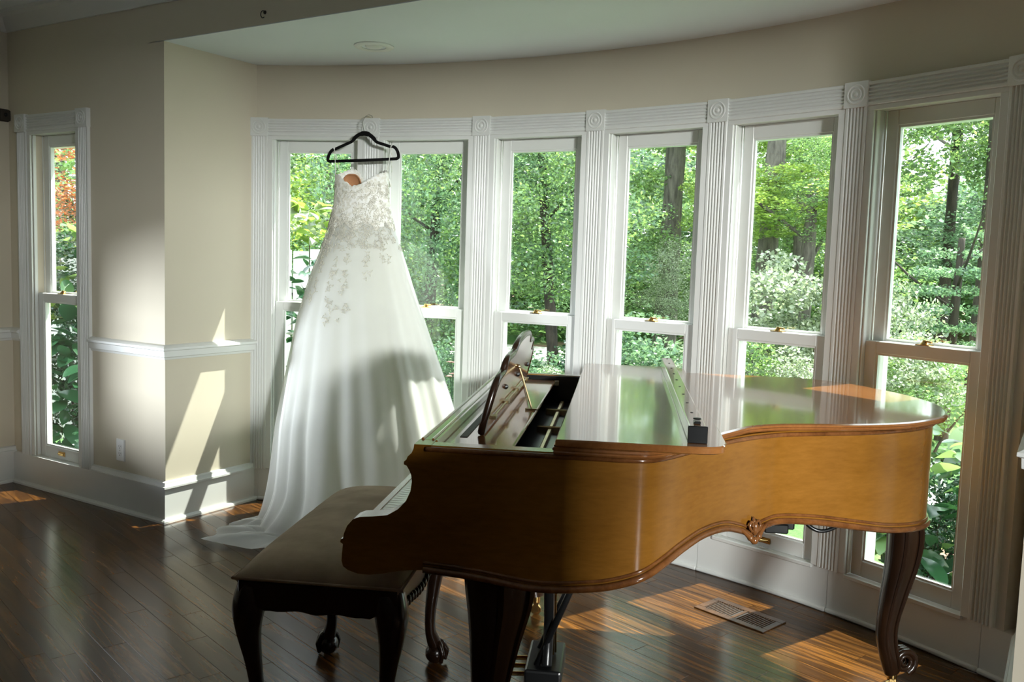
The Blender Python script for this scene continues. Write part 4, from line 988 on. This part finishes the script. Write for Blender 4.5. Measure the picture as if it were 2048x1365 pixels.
def tree(name, label, x, y, tr, h, lean, crowns, mat='bark', group=None):
    root = empty(name, (x, y, GZ), 0); tag(root, label, 'tree', group)
    lx, ly = lean
    trunk(root, [(0, 0, -.1), (lx * .25, ly * .25, h * .25), (lx * .6, ly * .6, h * .6), (lx, ly, h)], [tr * 1.25, tr, tr * .85, tr * .55], mat)
    for a in range(3):
        t = 2.1 * a + x; mb = MB(); z0 = h * (.64 + .11 * a); f = z0 / h
        mb.tube(smooth_curve([(lx * f, ly * f, z0), (lx * f + .5 * math.cos(t), ly * f + .5 * math.sin(t), z0 + .35), (lx + 1.1 * math.cos(t), ly + 1.1 * math.sin(t), z0 + .9)], 4), [tr * .24] * 5 + [tr * .16] * 3 + [tr * .08], 7); mb.build('branch', MAT[mat], root, smooth=True)
    for k, (kind, var, mt, cx, cy, cz, sx, sz) in enumerate(crowns): foliage(root, kind, var, mt, (cx, cy, cz - GZ), (sx, sx, sz), rz=k * 1.7 + x)
    return root
# nearer trees, each seen through its own window (trunk foot, radius, height, lean, crowns relative to the foot)
tree('slender_tree', 'slender dark-trunked tree seen low in the window behind the music desk', -.40, 4.92, .062, 3.2, (-.45, .2), [('fine', 0, 'leaf', .0, -.55, 2.2, .72, .72), ('fine', 1, 'leaf_blue', -.6, .5, 2.1, .9, .75)], 'bark_dark')
tree('bushy_tree', 'dense fine-leaved green tree filling the window right of the gown', -2.35, 5.25, .07, 3.0, (.1, .1), [('fine', 2, 'leaf_blue', .30, -.65, 1.5, .75, .95), ('fine', 0, 'leaf', -.9, .6, 2.6, 1.0, .9)], 'bark_dark')
tree('grey_tree', 'pale grey tree trunk beyond the white fence, behind the gown shoulder', -5.68, 7.2, .14, 6, (0, .1), [('tree', 1, 'leaf', -.6, .6, 3.9, 1.1, .9), ('tree', 0, 'leaf_blue', .9, 1.2, 2.6, 1.1, .8)], 'bark')
tree('broad_tree', 'tall tree with broad grey trunk in the window behind the folded lid', -.99, 9.06, .15, 6, (.1, 0), [('tree', 0, 'leaf', -1.2, .3, 3.2, 1.0, .9), ('tree', 2, 'leaf_lime', .9, .2, 3.6, .75, .5), ('fine', 0, 'leaf_pale', .55, -.9, 1.15, .42, .35), ('tree', 1, 'leaf_lime', 1.0, -.3, 2.3, .40, .40), ('fine', 1, 'leaf', -.7, -1.2, 1.6, .8, .6)], 'bark')  # the pale crown puts sun-whitened leaves into the colour
tree('leaning_tree', 'thick leaning brown trunk at left of the two-trunk window', .80, 7.58, .12, 5.5, (.15, .1), [('tree', 1, 'leaf_lime', .5, -.4, 2.15, .62, .30), ('tree', 2, 'leaf', -.2, .7, 4.6, 1.0, .6)], 'bark')
tree('straight_grey_tree', 'straight grey trunk just right of the leaning brown trunk', .30, 11.3, .13, 7, (0, 0), [('tree', 0, 'leaf', .7, .3, 3.6, 1.0, .9), ('tree', 1, 'leaf', -1.0, .8, 2.2, .9, .7)], 'bark')
tree('low_trunk_tree', 'reddish-brown trunk low in the two-trunk window above the lid', 1.48, 6.78, .09, 2.6, (.05, .05), [('fine', 2, 'leaf', .15, .1, 2.3, .5, .35)], 'bark')
tree('thin_tree', 'thin dark trunk left of centre in the rightmost window', 2.16, 12.94, .085, 7, (.05, 0), [('tree', 2, 'leaf', .8, .4, 4.0, .9, .6), ('tree', 0, 'leaf_blue', .5, .5, 1.9, .9, .5)], 'bark_dark')
tree('dark_edge_tree', 'darkest trunk near the right side of the rightmost window', 2.86, 10.99, .11, 7, (.05, .05), [('tree', 1, 'leaf', .3, .3, 3.6, .8, .8), ('tree', 0, 'leaf', 1.2, -.6, 2.2, .7, .9)], 'bark_dark')
tree('layered_tree', 'small tree with flat layered foliage low in the rightmost window', 2.90, 7.0, .055, 2.0, (.05, .05), [('layer', 0, 'leaf_blue', .05, .05, 1.25, .62, .62)], 'bark_dark')
# woodland further off
far = [(-16.5, 9.5, 'the narrow window at far left', 'far back'), (-13.4, 13.2, 'the leftmost bow window', 'far back'), (-10.8, 16.0, 'the window right of the gown', 'far back, left'), (-8.6, 17.6, 'the window behind the music desk', 'far back, left'),
       (-6.6, 18.6, 'the window behind the music desk', 'far back, right'), (-5.4, 19.4, 'the window behind the folded lid', 'far back'), (-2.2, 20.4, 'the two-trunk window', 'far back, left'), (-.4, 21.3, 'the two-trunk window', 'far back, right'),
       (1.3, 20.4, 'the rightmost window', 'far back, left'), (3.2, 19.8, 'the rightmost window', 'far back, right'), (-14.0, 7.2, 'the narrow window at far left', 'middle distance'), (-9.8, 11.6, 'the leftmost bow window', 'middle distance'),
       (-6.6, 13.2, 'the window right of the gown', 'middle distance'), (-4.6, 14.6, 'the window behind the folded lid', 'middle distance'), (-1.0, 15.6, 'the two-trunk window', 'middle distance')]
for i, (x, y, wn, dd) in enumerate(far):
    v = i % 3; mt = ('leaf', 'leaf_blue', 'leaf', 'leaf_lime')[i % 4]
    gap = (-.9 if x > -2.5 else 0) if i < 10 else -.3
    tree('woodland_tree', 'leafy background tree in %s, %s' % (wn, dd), x, y, .16, 6.0, (.1, 0), [('far', v, mt, 0, 0, 2.9 + gap + .4 * math.sin(i * 2.1), 1.0, .85), ('far', (v + 1) % 3, 'leaf', .8, -.6, .9, .75, .5)], 'bark', 'woodland trees in the background')
# shrubs
def shrub(name, label, x, y, parts, h=.6):
    root = empty(name, (x, y, GZ), 0); tag(root, label, 'shrub')
    for a in range(4):
        t = a * 1.6 + x; trunk(root, [(0, 0, -.05), (.10 * math.cos(t), .10 * math.sin(t), h * .5), (.28 * math.cos(t), .28 * math.sin(t), h)], [.016, .012, .006], 'bark_dark', 'stem', 6)
    for k, (var, mt, cx, cy, cz, sx, sz) in enumerate(parts): foliage(root, 'shrub', var, mt, (cx, cy, cz - GZ), (sx, sx, sz), k * 2.2 + y)
    return root
shrub('flowering_shrub', 'sunlit white-flowering shrub across the middle of the two-trunk window', 1.62, 5.9, [(0, 'leaf_pale', -.30, 0, 1.0, .85, .95), (1, 'leaf_pale', .35, .1, .95, .8, .85)], 1.0)
shrub('bright_shrub', 'bright pale shrub low at the left of the rightmost window', 2.62, 5.5, [(2, 'leaf_pale', 0, 0, .85, .55, .85)], .9)
shrub('hydrangea_shrub', 'leafy shrub with pale blooms under the window behind the folded lid', .98, 3.95, [(1, 'leaf_blue', -.1, .1, .42, .85, .80), (0, 'leaf_pale', .2, .1, .40, .62, .60)], .7)
shrub('dark_shrub', 'darker green shrub low in the window behind the folded lid, at its left', .35, 4.6, [(2, 'leaf_dark', 0, 0, .35, .8, .7), (0, 'leaf', -.5, .2, .2, .7, .6)], .6)
shrub('lid_shrub', 'green shrub seen just above the piano lid in the two-trunk window', 1.62, 4.72, [(0, 'leaf', -.1, 0, .42, .62, .68), (1, 'leaf_pale', .25, .2, .35, .5, .55)], .6)
shrub('round_shrub', 'rounded shrub with bright leaves in the lower pane of the rightmost window', 3.02, 4.75, [(2, 'leaf', 0, 0, .55, .62, .60), (1, 'leaf_pale', -.1, -.1, .60, .5, .5)], .6)
shrub('low_bush', 'low blue-green bush at the foot of the window behind the music desk', .20, 3.45, [(1, 'leaf_blue', 0, 0, .30, .62, .50), (0, 'leaf_pale', .1, -.1, .38, .35, .3)], .5)
shrub('gown_side_bush', 'green bush low in the window right of the gown', -.75, 3.6, [(0, 'leaf_blue', 0, 0, .25, .62, .75), (2, 'leaf', -.6, .6, .3, .8, .9)], .6)
# large-leaved plants: every leaf is its own part
def big_leaf(mat, L, w):
    me_v = []; n = 6
    for i in range(n + 1):
        t = i / n; ww = w * math.sin(PI * min(1, t * .96 + .02)) ** .75; z = -.18 * L * t * t; me_v += [(-ww / 2, L * t, z + .12 * ww), (0, L * t, z), (ww / 2, L * t, z + .12 * ww)]
    f = []
    for i in range(n): a = i * 3; f += [(a, a + 1, a + 4, a + 3), (a + 1, a + 2, a + 5, a + 4)]
    me = bpy.data.meshes.new('leaf'); me.from_pydata(me_v, [], f); me.update(); at = me.attributes.new('tint', 'FLOAT', 'POINT'); at.data.foreach_set('value', [.35] * len(me_v))
    for p in me.polygons: p.use_smooth = True
    me.materials.append(MAT[mat]); return me
def leafy(name, label, x, y, z, rad, n, mats, L, w, zc, cat='shrub', stems=6, seed=1, stem_to=None):
    rg = random.Random(seed); root = empty(name, (x, y, GZ)); tag(root, label, cat)
    meshes = [big_leaf(mt, L, w) for mt in mats]; tips = []
    for s in range(stems):
        a = s * 2 * PI / stems + rg.random(); tip = (rad[0] * .75 * math.cos(a) * rg.random(), rad[1] * .75 * math.sin(a) * rg.random(), zc - GZ + rad[2] * rg.uniform(-.8, .1)); tips.append(tip)
        trunk(root, [(0, 0, -.05), (tip[0] * .4, tip[1] * .4, tip[2] * .5), tip], [.014, .010, .004], 'bark_dark', 'stem', 6)
    for i in range(n):
        while True:
            p = [rg.uniform(-1, 1) for _ in range(3)]
            if .25 < sum(c * c for c in p) < 1: break
        o = bpy.data.objects.new('leaf', meshes[i % len(meshes)]); COL.objects.link(o); o.parent = root
        o.location = (p[0] * rad[0], p[1] * rad[1], zc - GZ + p[2] * rad[2]); a = math.atan2(p[1], p[0]) - PI / 2 + rg.gauss(0, .7)
        s = rg.uniform(.7, 1.25); o.scale = (s, s, s); o.rotation_euler = (rg.gauss(.25, .4), rg.gauss(0, .4), a)
    return root
leafy('lime_shrub', 'lime-green big-leaved shrub over the white fence, left of the gown', -2.10, 3.17, 0, (.60, .50, .17), 230, ['leaf_lime', 'leaf_lime', 'leaf_pale'], .155, .075, 1.71, seed=3, stems=3)
leafy('magnolia', 'dark glossy-leaved plant against the white fence beside the gown', -.55, 1.60, 0, (.13, .13, .46), 110, ['leaf_dark'], .12, .06, 1.02, seed=4, stems=2)
leafy('rhododendron', 'glossy large-leaved shrub outside the rightmost window behind the piano leg', 3.42, 2.10, 0, (.46, .42, .46), 290, ['leaf_dark', 'leaf_dark', 'leaf'], .19, .078, .18, seed=5, stems=5)
foliage(bpy.data.objects['rhododendron'], 'shrub', 0, 'leaf_dark', (0, .1, .36), (.5, .5, .5))
leafy('green_magnolia', 'green large-leaved shrub in the middle of the narrow window at far left', -2.45, 1.05, 0, (.42, .42, .36), 240, ['leaf_dark', 'leaf', 'leaf_lime'], .17, .085, 1.22, seed=6, stems=3)
leafy('dark_trunk_shrub', 'dark shrub low in the narrow window at far left', -2.30, 1.0, 0, (.42, .42, .56), 290, ['leaf_dark'], .20, .10, .36, seed=7, stems=3)
foliage(bpy.data.objects['dark_trunk_shrub'], 'shrub', 1, 'leaf_dark', (-.1, .12, .60), (.62, .62, .85))
foliage(bpy.data.objects['green_magnolia'], 'shrub', 2, 'leaf_dark', (-.1, .15, 1.42), (.62, .62, .52), 1)
# copper-leaved tree in the narrow window
root = empty('copper_tree', (-3.6, 1.9, GZ)); tag(root, 'copper-red leaved tree at the top of the narrow window at far left', 'tree')
trunk(root, [(0, 0, -.1), (.1, 0, 1.0), (.2, -.1, 2.2)], [.09, .07, .04], 'bark_dark')
foliage(root, 'fine', 1, 'leaf_red', (.25, -.25, 2.25), (.6, .6, .42)); foliage(root, 'fine', 2, 'leaf_dark', (-.2, .3, 1.5), (.5, .5, .4), 1.0)
# flowers
def flower(x, y, z, mat, label, cat='flower', s=.035, stem=True):
    root = empty('flower', (x, y, z)); tag(root, label, cat)
    me = big_leaf(mat, s, s * .8)
    for k in range(6):
        o = bpy.data.objects.new('petal', me); COL.objects.link(o); o.parent = root; o.rotation_euler = (.35 + .1 * (k % 2), 0, k * PI / 3)
    mb = MB(); mb.ball((0, 0, .006), .008, 8, 6); mb.build('flower_centre', MAT['leaf_lime'], root)
    mb = MB(); mb.tube([(0, 0, 0), (.01, .01, -.12), (.0, .02, GZ - z)], [.004, .004, .005], 5); mb.build('stalk', MAT['leaf_dark'], root)
    return root
flower(-.60, 1.46, .86, 'petal', 'white flower on the dark plant low at the left edge of the gown', s=.06)
for i, (x, y, z) in enumerate([(-.52, 3.02, .50), (-.42, 3.10, .55), (-.47, 3.16, .42), (-.36, 3.06, .46), (-.55, 3.12, .38)]):
    o = flower(x, y, z, 'petal_pink', ['leftmost but one', 'rightmost but one', 'middle', 'rightmost', 'leftmost'][i] + ' of the five pink flowers low in the window right of the gown', s=.045); o['group'] = 'pink flowers beside the path'
leafy('small_bush', 'tiny leafy sprig seen between the gown hem and the piano', .20, 2.05, 0, (.12, .12, .10), 36, ['leaf', 'leaf_pale'], .07, .035, .20, seed=9, stems=4)
# white board fence
fence = empty('board_fence', (-1.66, 2.78, GZ), math.atan2(.70, .71)); tag(fence, 'weathered white board fence in the leftmost bow window', 'fence')
b0 = None
for i in range(26):
    if b0 is None:
        mb = MB(); mb.box(-.066, .066, -.010, .010, .02, 1.66); b0 = o = mb.build('board', MAT['fence'], fence, bevel=.004)
    else: o = dup(b0, fence)
    o.location = (.30 - .142 * i, .006 * (i % 2), .01 * ((i * 7) % 3))
for z in (.35, 1.30):
    mb = MB(); mb.box(-3.4, .38, .016, .055, z, z + .09); mb.build('rail', MAT['fence'], fence)
